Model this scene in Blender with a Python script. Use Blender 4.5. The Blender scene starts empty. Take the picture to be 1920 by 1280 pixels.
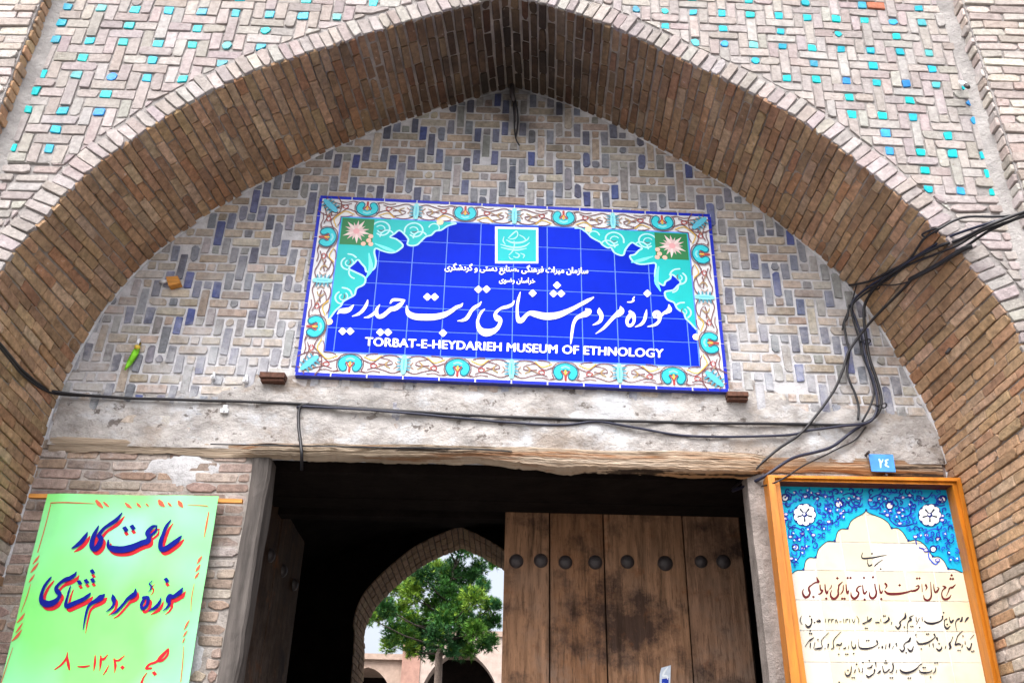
import bpy, math, random
from mathutils import Vector, noise as mnoise
from mathutils.geometry import tessellate_polygon
random.seed(7)
SC = bpy.context.scene
COL = SC.collection
rad = math.radians

# ------------------------------------------------------------------ camera
F_PX, PITCH, ROLL, DIST, EYE = 1700.0, rad(28.8), rad(1.3), 4.5, 1.6
PW, PH = 1920.0, 1280.0
cam_pos = Vector((0, -DIST, EYE))
fw = Vector((0, math.cos(PITCH), math.sin(PITCH)))
r0 = Vector((1, 0, 0)); u0 = r0.cross(fw)
CR = r0 * math.cos(ROLL) + u0 * math.sin(ROLL)
CU = u0 * math.cos(ROLL) - r0 * math.sin(ROLL)
cd = bpy.data.cameras.new("camera"); cam = bpy.data.objects.new("camera", cd); COL.objects.link(cam)
cd.sensor_width = 36.0; cd.lens = F_PX / PW * 36.0; cd.clip_start = 0.05; cd.clip_end = 2000
from mathutils import Matrix
M3 = Matrix((CR, CU, -fw)).transposed()
cam.matrix_world = Matrix.Translation(cam_pos) @ M3.to_4x4()
SC.camera = cam

# ------------------------------------------------------------------ light
SUN_EL, SUN_AZ = rad(58), rad(200)      # azimuth measured from +Y clockwise: behind the camera
w = bpy.data.worlds.new("World"); SC.world = w; w.use_nodes = True
nt = w.node_tree
sky = nt.nodes.new("ShaderNodeTexSky"); sky.sky_type = 'NISHITA'; sky.sun_disc = False
sky.sun_elevation = SUN_EL; sky.sun_rotation = SUN_AZ; sky.dust_density = 7.0; sky.air_density = 0.8; sky.ozone_density = 0.6
hs = nt.nodes.new("ShaderNodeHueSaturation"); hs.inputs["Saturation"].default_value = 0.42; hs.inputs["Value"].default_value = 1.3   # thin high cloud
nt.links.new(sky.outputs[0], hs.inputs["Color"]); nt.links.new(hs.outputs[0], nt.nodes["Background"].inputs[0])
nt.nodes["Background"].inputs[1].default_value = 0.15
sd = bpy.data.lights.new("sun", 'SUN'); sun = bpy.data.objects.new("sun", sd); COL.objects.link(sun)
sd.energy = 1.1; sd.angle = rad(45); sd.color = (1.0, 0.98, 0.96)
dvec = Vector((math.sin(SUN_AZ) * math.cos(SUN_EL), math.cos(SUN_AZ) * math.cos(SUN_EL), math.sin(SUN_EL)))
sun.rotation_euler = dvec.to_track_quat('Z', 'Y').to_euler()
SC.view_settings.view_transform = 'Standard'; SC.view_settings.look = 'None'
SC.view_settings.exposure = 1.03; SC.view_settings.gamma = 1.0
SC.cycles.max_bounces = 6; SC.cycles.diffuse_bounces = 4
try: SC.cycles.use_denoising = True
except Exception: pass

# ------------------------------------------------------------------ helpers
def un(px, py, Y=0.0):
    """the point of the wall plane y = Y that the photograph shows at (px, py)"""
    d = fw * F_PX + CR * (px - PW / 2) + CU * (PH / 2 - py)
    return cam_pos + d * ((Y + DIST) / d.y)

def lerp(a, b, t): return a + (b - a) * t
def rnd(a, b): return random.uniform(a, b)

class MB:
    """collects vertices, faces and one colour per face; build() links ONE mesh object"""
    def __init__(s): s.v = []; s.f = []; s.c = []; s.mi = 0; s.ms = []
    def vert(s, p): s.v.append(tuple(p)); return len(s.v) - 1
    def face(s, idx, col=(1, 1, 1)): s.f.append(tuple(idx)); s.c.append(col); s.ms.append(s.mi)
    def poly(s, pts, col=(1, 1, 1)):
        s.face([s.vert(p) for p in pts], col)
    def box(s, x0, x1, y0, y1, z0, z1, col=(1, 1, 1)):
        i = len(s.v)
        for x in (x0, x1):
            for y in (y0, y1):
                for z in (z0, z1): s.v.append((x, y, z))
        for q in ((0, 1, 3, 2), (4, 6, 7, 5), (0, 4, 5, 1), (2, 3, 7, 6), (0, 2, 6, 4), (1, 5, 7, 3)):
            s.face([i + k for k in q], col)
    def tube(s, pts, r, n=8, col=(1, 1, 1), cap=True):
        pts = [Vector(p) for p in pts]; rings = []
        up = Vector((0.13, 0.31, 0.94))
        for k, p in enumerate(pts):
            t = (pts[min(k + 1, len(pts) - 1)] - pts[max(k - 1, 0)]).normalized()
            a = t.cross(up)
            if a.length < 1e-3: a = t.cross(Vector((1, 0, 0)))
            a.normalize(); b = t.cross(a)
            rr = r[k] if isinstance(r, (list, tuple)) else r
            rings.append([s.vert(p + (a * math.cos(2 * math.pi * j / n) + b * math.sin(2 * math.pi * j / n)) * rr) for j in range(n)])
        for k in range(len(rings) - 1):
            for j in range(n):
                s.face((rings[k][j], rings[k][(j + 1) % n], rings[k + 1][(j + 1) % n], rings[k + 1][j]), col)
        if cap:
            s.face(rings[0][::-1], col); s.face(rings[-1], col)
    def build(s, name, m, parent=None, smooth=False):
        me = bpy.data.meshes.new(name); me.from_pydata(s.v, [], s.f)
        at = me.attributes.new("Col", 'FLOAT_COLOR', 'FACE')
        flat = []
        for c in s.c: flat += [c[0], c[1], c[2], 1.0]
        at.data.foreach_set("color", flat)
        if smooth: me.polygons.foreach_set("use_smooth", [True] * len(me.polygons))
        me.update()
        o = bpy.data.objects.new(name, me); COL.objects.link(o); [me.materials.append(x) for x in (m if isinstance(m, (list, tuple)) else [m])]
        if isinstance(m, (list, tuple)): me.polygons.foreach_set('material_index', s.ms)
        if parent is not None: o.parent = parent; o.matrix_parent_inverse = parent.matrix_world.inverted() if False else Matrix.Translation(-parent.location)
        return o

def empty(name, loc, label, cat, group=None):
    o = bpy.data.objects.new(name, None); COL.objects.link(o); o.location = loc
    o.empty_display_size = 0.1
    o["label"] = label; o["category"] = cat
    if group: o["group"] = group
    return o
def tag(o, label, cat, group=None):
    o["label"] = label; o["category"] = cat
    if group: o["group"] = group
    return o

def smooth_path(P, n=6):
    """Catmull-Rom through tuples of any length"""
    if len(P) < 3:
        a, b = P[0], P[-1]
        return [tuple(lerp(a[k], b[k], t / n) for k in range(len(a))) for t in range(n + 1)]
    out = []
    Q = [tuple(2 * P[0][k] - P[1][k] for k in range(len(P[0])))] + list(P) + [tuple(2 * P[-1][k] - P[-2][k] for k in range(len(P[0])))]
    for i in range(1, len(Q) - 2):
        p0, p1, p2, p3 = Q[i - 1], Q[i], Q[i + 1], Q[i + 2]
        for j in range(n):
            t = j / n
            out.append(tuple(0.5 * (2 * b + (c - a) * t + (2 * a - 5 * b + 4 * c - d) * t * t + (3 * b - a - 3 * c + d) * t ** 3)
                             for a, b, c, d in zip(p0, p1, p2, p3)))
    out.append(tuple(P[-1]))
    return out

# ------------------------------------------------------------------ materials
def mat(name, base=None, rough=0.8, spec=0.3, vary=0.25, vscale=12.0, bump=0.0, bscale=60.0, bdist=0.01, metallic=0.0,
        attr=True, hue=None, stain=None, stretch=None, soot_shade=None):
    """one procedural material: face colour (or base) x noise, optional stains with a shape of their own, painted crown shade, bump"""
    m = bpy.data.materials.new(name); m.use_nodes = True
    N = m.node_tree.nodes; L = m.node_tree.links; b = N["Principled BSDF"]
    b.inputs["Roughness"].default_value = rough; b.inputs["Metallic"].default_value = metallic
    b.inputs["Specular IOR Level"].default_value = spec
    geo = N.new("ShaderNodeNewGeometry")
    pos = geo.outputs["Position"]
    if stretch:
        mp = N.new("ShaderNodeMapping"); mp.inputs["Scale"].default_value = stretch
        L.new(pos, mp.inputs["Vector"]); vec = mp.outputs[0]
    else: vec = pos
    if attr and base is None:
        a = N.new("ShaderNodeAttribute"); a.attribute_name = "Col"; colr = a.outputs["Color"]
    else:
        c = N.new("ShaderNodeRGB"); c.outputs[0].default_value = (*base, 1); colr = c.outputs[0]
    n1 = N.new("ShaderNodeTexNoise"); n1.inputs["Scale"].default_value = vscale; n1.inputs["Detail"].default_value = 6
    n1.inputs["Roughness"].default_value = 0.65
    L.new(vec, n1.inputs["Vector"])
    mr = N.new("ShaderNodeMapRange"); mr.inputs["From Min"].default_value = 0.3; mr.inputs["From Max"].default_value = 0.7
    mr.inputs["To Min"].default_value = 1 - vary; mr.inputs["To Max"].default_value = 1 + vary
    L.new(n1.outputs["Fac"], mr.inputs["Value"])
    mx = N.new("ShaderNodeVectorMath"); mx.operation = 'SCALE'
    L.new(colr, mx.inputs[0]); L.new(mr.outputs[0], mx.inputs["Scale"])
    out = mx.outputs[0]
    if stain:
        for (sc, lo, hi, sc_col, amt, zband, detail) in stain:
            ns = N.new("ShaderNodeTexNoise"); ns.inputs["Scale"].default_value = sc; ns.inputs["Detail"].default_value = abs(detail)
            ns.inputs["Roughness"].default_value = 0.7
            L.new(pos if detail < 0 else vec, ns.inputs["Vector"])
            r = N.new("ShaderNodeMapRange"); r.inputs["From Min"].default_value = lo; r.inputs["From Max"].default_value = hi
            r.inputs["To Min"].default_value = 0; r.inputs["To Max"].default_value = amt
            L.new(ns.outputs["Fac"], r.inputs["Value"]); fac = r.outputs[0]
            if zband:
                sx = N.new("ShaderNodeSeparateXYZ"); L.new(pos, sx.inputs[0])
                zr = N.new("ShaderNodeMapRange"); zr.inputs["From Min"].default_value = zband[0]; zr.inputs["From Max"].default_value = zband[1]
                zr.inputs["To Min"].default_value = 1; zr.inputs["To Max"].default_value = 0
                L.new(sx.outputs["Z"], zr.inputs["Value"])
                mm = N.new("ShaderNodeMath"); mm.operation = 'MULTIPLY'; L.new(fac, mm.inputs[0]); L.new(zr.outputs[0], mm.inputs[1]); fac = mm.outputs[0]
            mi = N.new("ShaderNodeMix"); mi.data_type = 'RGBA'
            L.new(fac, mi.inputs["Factor"]); L.new(out, mi.inputs[6]); mi.inputs[7].default_value = (*sc_col, 1)
            out = mi.outputs[2]
    if soot_shade:                                   # crown shade and sooty stain painted round one point, with a ragged rim
        ctr, r0_, r1_, amt = soot_shade
        dn = N.new("ShaderNodeVectorMath"); dn.operation = 'DISTANCE'; L.new(pos, dn.inputs[0]); dn.inputs[1].default_value = ctr
        ns = N.new("ShaderNodeTexNoise"); ns.inputs["Scale"].default_value = 5; ns.inputs["Detail"].default_value = 6; L.new(pos, ns.inputs["Vector"])
        ma = N.new("ShaderNodeMath"); ma.operation = 'MULTIPLY_ADD'; L.new(ns.outputs["Fac"], ma.inputs[0]); ma.inputs[1].default_value = 1.1; L.new(dn.outputs["Value"], ma.inputs[2])
        r = N.new("ShaderNodeMapRange"); r.interpolation_type = 'SMOOTHSTEP'; r.inputs["From Min"].default_value = r0_ + .5; r.inputs["From Max"].default_value = r1_ + .5
        r.inputs["To Min"].default_value = amt; r.inputs["To Max"].default_value = 0; L.new(ma.outputs[0], r.inputs["Value"])
        mi = N.new("ShaderNodeMix"); mi.data_type = 'RGBA'; L.new(r.outputs[0], mi.inputs["Factor"]); L.new(out, mi.inputs[6]); mi.inputs[7].default_value = (.010, .008, .007, 1)
        out = mi.outputs[2]
    L.new(out, b.inputs["Base Color"])
    if bump > 0:
        nb = N.new("ShaderNodeTexNoise"); nb.inputs["Scale"].default_value = bscale; nb.inputs["Detail"].default_value = 8
        nb.inputs["Roughness"].default_value = 0.7
        L.new(vec, nb.inputs["Vector"])
        bp = N.new("ShaderNodeBump"); bp.inputs["Strength"].default_value = bump; bp.inputs["Distance"].default_value = bdist
        L.new(nb.outputs["Fac"], bp.inputs["Height"]); L.new(bp.outputs[0], b.inputs["Normal"])
    return m

SOOT_SHADE = ((-.03, -.2, 6.05), .05, 1.15, .85)  # centre, radii and amount of the painted crown shade and sooty stain
WHITE_WASH = (0.62, 0.63, 0.66)
M = {}
M['tymp'] = mat("tympanum_brick", vary=0.34, vscale=34, bump=1.0, bscale=80, bdist=0.009, rough=0.85,
                stain=[(3.2, 0.44, 0.60, WHITE_WASH, 0.8, (3.6, 4.9), 7), (1.1, 0.50, 0.66, WHITE_WASH, 0.6, (3.5, 5.6), 6), (26, 0.6, 0.72, (0.6, 0.6, 0.62), 0.6, (3.4, 6.3), 5)], soot_shade=((-.03, 0, 6.05), 0.0, .75, .85))
M['tymp_mortar'] = mat("tympanum_mortar", base=(0.60, 0.60, 0.63), vary=0.28, vscale=12, bump=1.0, bscale=55, bdist=0.012, rough=0.95, soot_shade=((-.03, 0, 6.05), 0.0, .7, .85))
M['span'] = mat("spandrel_brick", vary=0.24, vscale=34, bump=1.0, bscale=70, bdist=0.009, rough=0.9,
                stain=[(2.5, 0.55, 0.7, (0.56, 0.54, 0.53), 0.5, None, 6), (38, .66, .70, (.2, .15, .12), .6, None, 4)])
M['span_mortar'] = mat("spandrel_mortar", base=(0.32, 0.30, 0.295), vary=0.35, vscale=14, bump=1.0, bscale=45, bdist=0.015, rough=0.95,
                       stain=[(7, 0.64, 0.68, (0.08, 0.06, 0.05), 0.9, None, 3)])
M['soff'] = mat("soffit_brick", vary=0.38, vscale=30, bump=1.0, bscale=70, bdist=0.012, rough=0.9,
                stain=[(30, 0.68, 0.72, (0.55, 0.5, 0.46), 0.8, None, 3), (1.6, 0.52, 0.7, (0.06, 0.04, 0.03), 0.5, None, 5)], soot_shade=SOOT_SHADE)
M['soff_mortar'] = mat("soffit_mortar", base=(0.31, 0.27, 0.24), vary=0.4, vscale=6, bump=1.0, bscale=45, bdist=0.015, rough=0.95, soot_shade=((-.03, -.1, 6.05), 0.0, .8, .35))
M['glaze'] = mat("turquoise_glaze", vary=0.25, vscale=40, rough=0.3, spec=0.15, bump=0.3, bscale=60, stain=[(45, .63, .70, (.40, .36, .33), .5, None, 4)])
M['plaster'] = mat("lime_plaster", base=(0.41, 0.39, 0.38), vary=0.35, vscale=7, bump=1.0, bscale=26, bdist=0.02, rough=0.95, stretch=(.9, 1, 1.15),
                   stain=[(4, 0.55, 0.66, (0.22, 0.18, 0.15), 0.75, None, 8), (3, 0.52, 0.62, (0.56, 0.58, 0.62), 0.8, None, 6), (2.2, .55, .66, (.30, .24, .19), .6, None, 7), (11, .60, .64, (.10, .08, .07), .8, None, 5)])
M['plaster_white'] = mat("white_plaster", base=(0.50, 0.50, 0.52), vary=0.25, vscale=9, bump=1.0, bscale=30, bdist=0.015, rough=0.95)
M['mud'] = mat("grey_mud_render", base=(0.24, 0.21, 0.195), vary=0.4, vscale=8, bump=1.0, bscale=30, bdist=0.02, rough=0.95)
M['jamb_mortar'] = mat('jamb_mortar', base=(.33, .30, .28), vary=.35, vscale=10, bump=1.0, bscale=45, bdist=.012, rough=.95)
M['jamb'] = mat('jamb_brick', vary=.35, vscale=30, bump=1.0, bscale=70, bdist=.01, rough=.9, stain=[(3, .55, .68, (.42, .41, .42), .6, None, 7), (4, .56, .66, (.12, .09, .075), .6, None, 6)])
M['joint'] = mat('corner_mortar', base=(.36, .345, .34), vary=.3, vscale=7, bump=1.0, bscale=30, bdist=.02, rough=.95)
M['beam'] = mat("weathered_beam_wood", vary=0.45, vscale=9, bump=1.0, bscale=14, bdist=0.015, rough=0.85, stretch=(0.14, 1.6, 3.2),
                stain=[(3.0, 0.50, 0.64, (0.50, 0.42, 0.34), 0.75, None, 6), (5, 0.55, 0.64, (0.22, 0.09, 0.03), 0.8, None, 7), (8, 0.57, 0.61, (0.02, 0.012, 0.008), 0.95, None, 6)])
M['door'] = mat("old_door_wood", vary=0.45, vscale=13, bump=0.9, bscale=18, bdist=0.008, rough=0.75, stretch=(3.2, 3.2, 0.28), spec=0.10,
                stain=[(3.1, 0.46, 0.62, (0.21, 0.165, 0.14), 0.7, (2.1, 3.3), -8), (2.4, 0.50, 0.62, (0.028, 0.018, 0.017), 0.84, None, -9), (6, 0.58, 0.68, (0.20, 0.08, 0.035), 0.6, None, -7), (5, .55, .68, (.03, .018, .012), .7, None, 7), (26, .52, .62, (.03, .018, .012), .55, None, 4)])
M['post'] = mat("grey_post_wood", base=(0.085, 0.075, 0.07), vary=0.5, vscale=9, bump=0.9, bscale=16, bdist=0.01, rough=0.85, stretch=(3, 3, 0.3))
M['iron'] = mat("dark_iron", base=(0.035, 0.028, 0.03), vary=0.4, vscale=60, rough=0.5, spec=0.5, bump=0.4, bscale=120, bdist=0.003)
M['dark'] = mat("interior_shade_black", base=(0.013, 0.010, 0.009), spec=0.05, vary=0.4, vscale=6, bump=0.8, bscale=30, bdist=0.02, rough=0.95)  # near-black colour carries the shade of the unlit passage and recesses
M['cable'] = mat("black_cable", base=(0.012, 0.012, 0.016), vary=0.2, vscale=40, rough=0.45, spec=0.4)
M['cable_blue'] = mat("dark_blue_cable", base=(0.014, 0.017, 0.04), vary=0.2, vscale=40, rough=0.45, spec=0.4)
M['ceramic'] = mat("ceramic_print", vary=0.05, vscale=9, rough=0.35, spec=0.12)
M['blue'] = mat("blue_glaze", base=(0.006, 0.028, 0.72), vary=0.16, vscale=3.0, rough=0.3, spec=0.3)
M['frame'] = mat("varnished_orange_wood", base=(0.44, 0.150, 0.012), vary=0.3, vscale=10, bump=0.2, bscale=20, rough=0.4, spec=0.4, stretch=(2.5, 2.5, 0.35))
M['ink'] = mat("printed_ink", vary=0.12, vscale=30, rough=0.6, spec=0.06)
M['cloth'] = mat("green_banner_cloth", base=(0.20, 0.70, 0.18), vary=0.1, vscale=2.2, rough=0.75, spec=0.15, bump=0.2, bscale=200, bdist=0.001,
                 stain=[(1.3, 0.42, 0.62, (0.28, 0.72, 0.48), 0.9, None, 2)])
M['rod'] = mat("orange_rod_wood", base=(0.52, 0.23, 0.05), vary=0.3, vscale=20, rough=0.6, stretch=(0.3, 3, 3))
M['plate'] = mat("blue_enamel", base=(0.06, 0.27, 0.72), vary=0.2, vscale=14, rough=0.35, spec=0.4)
M['needle'] = mat("pine_needles", vary=0.3, vscale=6, rough=0.6, spec=0.2)
M['bark'] = mat("pine_bark", base=(0.20, 0.155, 0.13), vary=0.4, vscale=18, bump=1.0, bscale=30, rough=0.9)
M['court'] = mat("courtyard_brick", base=(0.36, 0.27, 0.22), vary=0.2, vscale=7, bump=0.6, bscale=30, rough=0.9)
M['court_red'] = mat("reddish_pier_brick", base=(0.34, 0.20, 0.16), vary=0.2, vscale=7, bump=0.6, bscale=30, rough=0.9)
M['ground'] = mat("paved_ground", base=(0.17, 0.16, 0.15), vary=0.25, vscale=3, bump=0.5, bscale=14, rough=0.9)
M['clip'] = mat("white_plastic", base=(0.72, 0.74, 0.78), vary=0.1, vscale=30, rough=0.4)
M['leafcloth'] = mat("green_rag", base=(0.22, 0.62, 0.03), vary=0.3, vscale=40, rough=0.7)
M['yellow'] = mat("yellow_knot", base=(0.75, 0.55, 0.08), vary=0.2, vscale=60, rough=0.7)

# ------------------------------------------------------------------ bricks
def clip_poly(P, nx, ny, d):
    """keep the part of polygon P with nx*x + ny*y >= d"""
    out = []
    for i in range(len(P)):
        a, b = P[i], P[(i + 1) % len(P)]
        da, db = a[0] * nx + a[1] * ny - d, b[0] * nx + b[1] * ny - d
        if da >= 0: out.append(a)
        if da * db < 0:
            t = da / (da - db); out.append((a[0] + (b[0] - a[0]) * t, a[1] + (b[1] - a[1]) * t))
    return out
def area(P): return 0.5 * sum(P[i][0] * P[(i + 1) % len(P)][1] - P[(i + 1) % len(P)][0] * P[i][1] for i in range(len(P)))

def brick(mb, P, mapf, h, col, jit=0.003, wear=0.009, bev=0.006, tilt=1.0):
    """a worn brick with outline P (local u, v), standing h proud of the mortar"""
    if len(P) < 3 or area(P) < 4e-4: return
    Q = []
    n = len(P)
    wear *= 2.2 if random.random() < .14 else .55; bev *= .6
    for i in range(n):
        a, p, b = Vector(P[i - 1]), Vector(P[i]), Vector(P[(i + 1) % n])
        la, lb = (a - p).length, (b - p).length
        if la < 1e-5 or lb < 1e-5: continue
        c1 = min(la * 0.35, wear * rnd(0.35, 1.5)); c2 = min(lb * 0.35, wear * rnd(0.35, 1.5))
        j = Vector((rnd(-jit, jit), rnd(-jit, jit)))
        Q.append(p + (a - p) * (c1 / la) + j); Q.append(p + (b - p) * (c2 / lb) + j)
    if len(Q) < 3: return
    c = sum(Q, Vector((0, 0))) / len(Q)
    xs = [q.x for q in Q]; ys = [q.y for q in Q]
    sx = max(0.3, 1 - 2 * bev / max(1e-4, max(xs) - min(xs))); sy = max(0.3, 1 - 2 * bev / max(1e-4, max(ys) - min(ys)))
    tu, tv = rnd(-0.02, 0.02) * tilt, rnd(-0.03, 0.03) * tilt
    R = []
    for k in range(3):
        ring = []
        for q in Q:
            d = q - c
            if k == 2: d = Vector((d.x * sx, d.y * sy))
            hh = (-0.008, h - bev * 0.7, h)[k] + (tu * d.x + tv * d.y if k else 0)
            ring.append(mb.vert(mapf(c.x + d.x, c.y + d.y, hh)))
        R.append(ring)
    m_ = len(Q)
    for k in range(2):
        for i in range(m_):
            mb.face((R[k][i], R[k][(i + 1) % m_], R[k + 1][(i + 1) % m_], R[k + 1][i]), col)
    mb.face(R[2], col)

def rect(x0, x1, y0, y1, j=0.0065):
    return [(x0 + j, y0 + j), (x1 - j, y0 + j), (x1 - j, y1 - j), (x0 + j, y1 - j)]
def pick(pal, dv=0.12):
    c = random.choice(pal); k = 1 + rnd(-dv, dv)
    return tuple(max(0.002, x * k * (1 + rnd(-0.04, 0.04))) for x in c)

GAP = [0.0045]
def weave(ox, oz, mx, mz, i0, i1, j0, j1, emit, rot=0.0):
    """brick weave with single squares: long uprights, lying bricks and pairs of short uprights that step diagonally.
    ox, oz = one row of squares; mx, mz = module; emit(kind, polygon)"""
    ca, sa = math.cos(rot), math.sin(rot)
    def q(x0, x1, z0, z1, kind):
        P = [((x0) * mx, (z0) * mz), ((x1) * mx, (z0) * mz), ((x1) * mx, (z1) * mz), ((x0) * mx, (z1) * mz)]
        g = GAP[0]
        cx = sum(p[0] for p in P) / 4; cz = sum(p[1] for p in P) / 4
        P = [(p[0] - g * (1 if p[0] > cx else -1), p[1] - g * (1 if p[1] > cz else -1)) for p in P]
        emit(kind, [(ox + p[0] * ca - p[1] * sa, oz + p[0] * sa + p[1] * ca) for p in P])
    for j in range(j0, j1):
        z = 4 * j
        for i in range(i0, i1):
            x = 3 * i
            ev = (i + j) % 2 == 0          # this column carries the mid-row square above this row
            q(x - .5, x + .5, z, z + 1, 'sq')
            if ev:
                q(x - 1.5, x + 1.5, z + 1, z + 2, 'lie'); q(x - 1.5, x + 1.5, z + 3, z + 4, 'lie')
                q(x - .5, x + .5, z + 2, z + 3, 'sq2')
                q(x - 2.5, x - .5, z + 2, z + 3, 'half'); q(x + .5, x + 2.5, z + 2, z + 3, 'half')
                q(x + 1.5, x + 2.5, z, z + 2, 'short'); q(x - 2.5, x - 1.5, z, z + 2, 'short')
                q(x + 1.5, x + 2.5, z + 3, z + 5, 'short'); q(x - 2.5, x - 1.5, z + 3, z + 5, 'short')
            else:
                q(x - .5, x + .5, z + 1, z + 4, 'long')

# ------------------------------------------------------------------ arch profile (front edge at y = YF, back edge at y = 0)
YF = -0.76
OUT_PX = [(0, 513), (33, 472), (67, 430), (110, 375), (197, 296), (283, 237), (397, 170), (483, 131), (560, 105), (640, 80), (723, 53), (800, 32), (870, 12), (955, -9),
          (1040, 14), (1140, 47), (1207, 77), (1280, 114), (1380, 158), (1470, 207), (1563, 267), (1647, 335), (1725, 402), (1800, 471), (1846, 530), (1882, 583), (1920, 650)]
IN_PX = [(64, 880), (85, 810), (105, 746), (152, 652), (195, 578), (273, 490), (390, 400), (497, 340), (567, 305), (640, 270), (730, 235), (800, 212), (880, 188), (965, 163),
         (1050, 190), (1107, 213), (1173, 243), (1280, 303), (1373, 354), (1467, 425), (1561, 502), (1651, 611), (1694, 688), (1741, 765), (1764, 833), (1778, 890)]
def profile(px, Y, n=90):
    pts = [un(x, y, Y) for x, y in px]
    pts = [(p.x, p.z) for p in pts]
    ia = max(range(len(pts)), key=lambda i: pts[i][1])
    def half(h):
        h = [(h[0][0], 0.0), (h[0][0], h[0][1] * 0.5)] + h
        s = smooth_path(h, 10)
        d = [0.0]
        for a, b in zip(s, s[1:]): d.append(d[-1] + math.hypot(b[0] - a[0], b[1] - a[1]))
        out = []; k = 0
        for i in range(n + 1):
            t = d[-1] * i / n
            while k < len(d) - 2 and d[k + 1] < t: k += 1
            f = (t - d[k]) / max(1e-9, d[k + 1] - d[k]); out.append((lerp(s[k][0], s[k + 1][0], f), lerp(s[k][1], s[k + 1][1], f)))
        for _ in range(6):
            out = [out[0]] + [tuple((out[i - 1][k] + 2 * out[i][k] + out[i + 1][k]) / 4 for k in (0, 1)) for i in range(1, n)] + [out[-1]]
        return out
    L = half(pts[:ia + 1]); R = half(pts[ia:][::-1])
    return L + R[::-1][1:]
PO = profile(OUT_PX, YF); PI = profile(IN_PX, 0.0)
NP = len(PO); APEX = NP // 2
dist = [0.0]
for a, b in zip(PO, PO[1:]): dist.append(dist[-1] + math.hypot(b[0] - a[0], b[1] - a[1]))
ARC = dist[-1]
def at_s(P, s):
    s = min(max(s, 0.0), ARC - 1e-6)
    lo, hi = 0, NP - 1
    while hi - lo > 1:
        md = (lo + hi) // 2
        if dist[md] <= s: lo = md
        else: hi = md
    f = (s - dist[lo]) / (dist[lo + 1] - dist[lo])
    return lerp(P[lo][0], P[lo + 1][0], f), lerp(P[lo][1], P[lo + 1][1], f)
def nrm_s(s):
    """normal of the front profile pointing out of the opening"""
    e = 0.02
    if dist[APEX] - e < s < dist[APEX]: a, b = at_s(PO, s - 2 * e), at_s(PO, dist[APEX] - 1e-4)
    elif dist[APEX] <= s < dist[APEX] + e: a, b = at_s(PO, dist[APEX] + 1e-4), at_s(PO, s + 2 * e)
    else: a, b = at_s(PO, s - e), at_s(PO, s + e)
    tx, tz = b[0] - a[0], b[1] - a[1]; l = math.hypot(tx, tz)
    return -tz / l, tx / l
def soffit_map(s, t, h):
    """s along the arch, t metres of depth from the front edge"""
    k = min(max(t / -YF, -0.05), 1.02)
    o = at_s(PO, s); i = at_s(PI, s); n = nrm_s(s)
    return Vector((lerp(o[0], i[0], k) - n[0] * h, YF + t, lerp(o[1], i[1], k) - n[1] * h))
def near(P, x, z):
    """nearest profile sample index"""
    return min(range(NP), key=lambda i: (P[i][0] - x) ** 2 + (P[i][1] - z) ** 2)
def inside(P, x, z):
    """is (x, z) inside the opening drawn by profile P"""
    i = near(P, x, z); i = min(max(i, 1), NP - 2)
    if i == APEX:
        return z < P[i][1]
    tx, tz = P[i + 1][0] - P[i - 1][0], P[i + 1][1] - P[i - 1][1]
    return (x - P[i][0]) * (-tz) + (z - P[i][1]) * tx < 0

XL, XR, ZTOP = -2.73, 2.565, 7.3
gate = empty("gateway_building", (0, 0, 0),
             "old brick gateway with a deep pointed arch, turquoise studded spandrels and wooden doors", "building")

def wall_map(Y):
    return lambda u, v, h: Vector((u, Y - h, v))

# ---- spandrel wall (front plane), mortar sheet with the arch cut out
mb = MB()
LOW = 0.0
for i in range(APEX):
    a, b = PO[i], PO[i + 1]
    mb.poly([(XL - .05, YF, a[1]), (a[0], YF, a[1]), (b[0], YF, b[1]), (XL - .05, YF, b[1])])
for i in range(APEX, NP - 1):
    a, b = PO[i], PO[i + 1]
    mb.poly([(a[0], YF, a[1]), (XR + .05, YF, a[1]), (XR + .05, YF, b[1]), (b[0], YF, b[1])])
za = PO[APEX][1]
mb.poly([(XL - .05, YF, za), (XR + .05, YF, za), (XR + .05, YF, ZTOP), (XL - .05, YF, ZTOP)])

RING = 0.125
SP = [(0.364, 0.327, 0.319), (0.347, 0.309, 0.3), (0.378, 0.346, 0.336), (0.338, 0.299, 0.291), (0.396, 0.366, 0.354), (0.354, 0.311, 0.305), (0.322, 0.284, 0.275), (0.368, 0.337, 0.324)]
CY = [(0.004, 0.46, 0.52), (0.004, 0.40, 0.52), (0.004, 0.50, 0.50), (0.008, 0.34, 0.50)]
CYW = [(0.06, 0.34, 0.40), (0.03, 0.28, 0.42), (0.10, 0.42, 0.46)]
BL = [(0.02, 0.20, 0.52), (0.03, 0.28, 0.58)]
spm = wall_map(YF)
mbS = mb
def ring_clip(P):
    c = (sum(p[0] for p in P) / len(P), sum(p[1] for p in P) / len(P))
    ok = False
    for p in P + [c]:
        i = min(max(near(PO, *p), 1), NP - 2)
        t = (PO[i + 1][0] - PO[i - 1][0], PO[i + 1][1] - PO[i - 1][1]); l = math.hypot(*t)
        n = (-t[1] / l, t[0] / l)
        if abs(i - APEX) < 2: n = (0.0, 1.0)
        dd = (p[0] - PO[i][0]) * n[0] + (p[1] - PO[i][1]) * n[1]
        if dd < RING + 0.012:
            P = clip_poly(P, n[0], n[1], PO[i][0] * n[0] + PO[i][1] * n[1] + RING + 0.012)
            if len(P) < 3: return []
    return P
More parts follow.
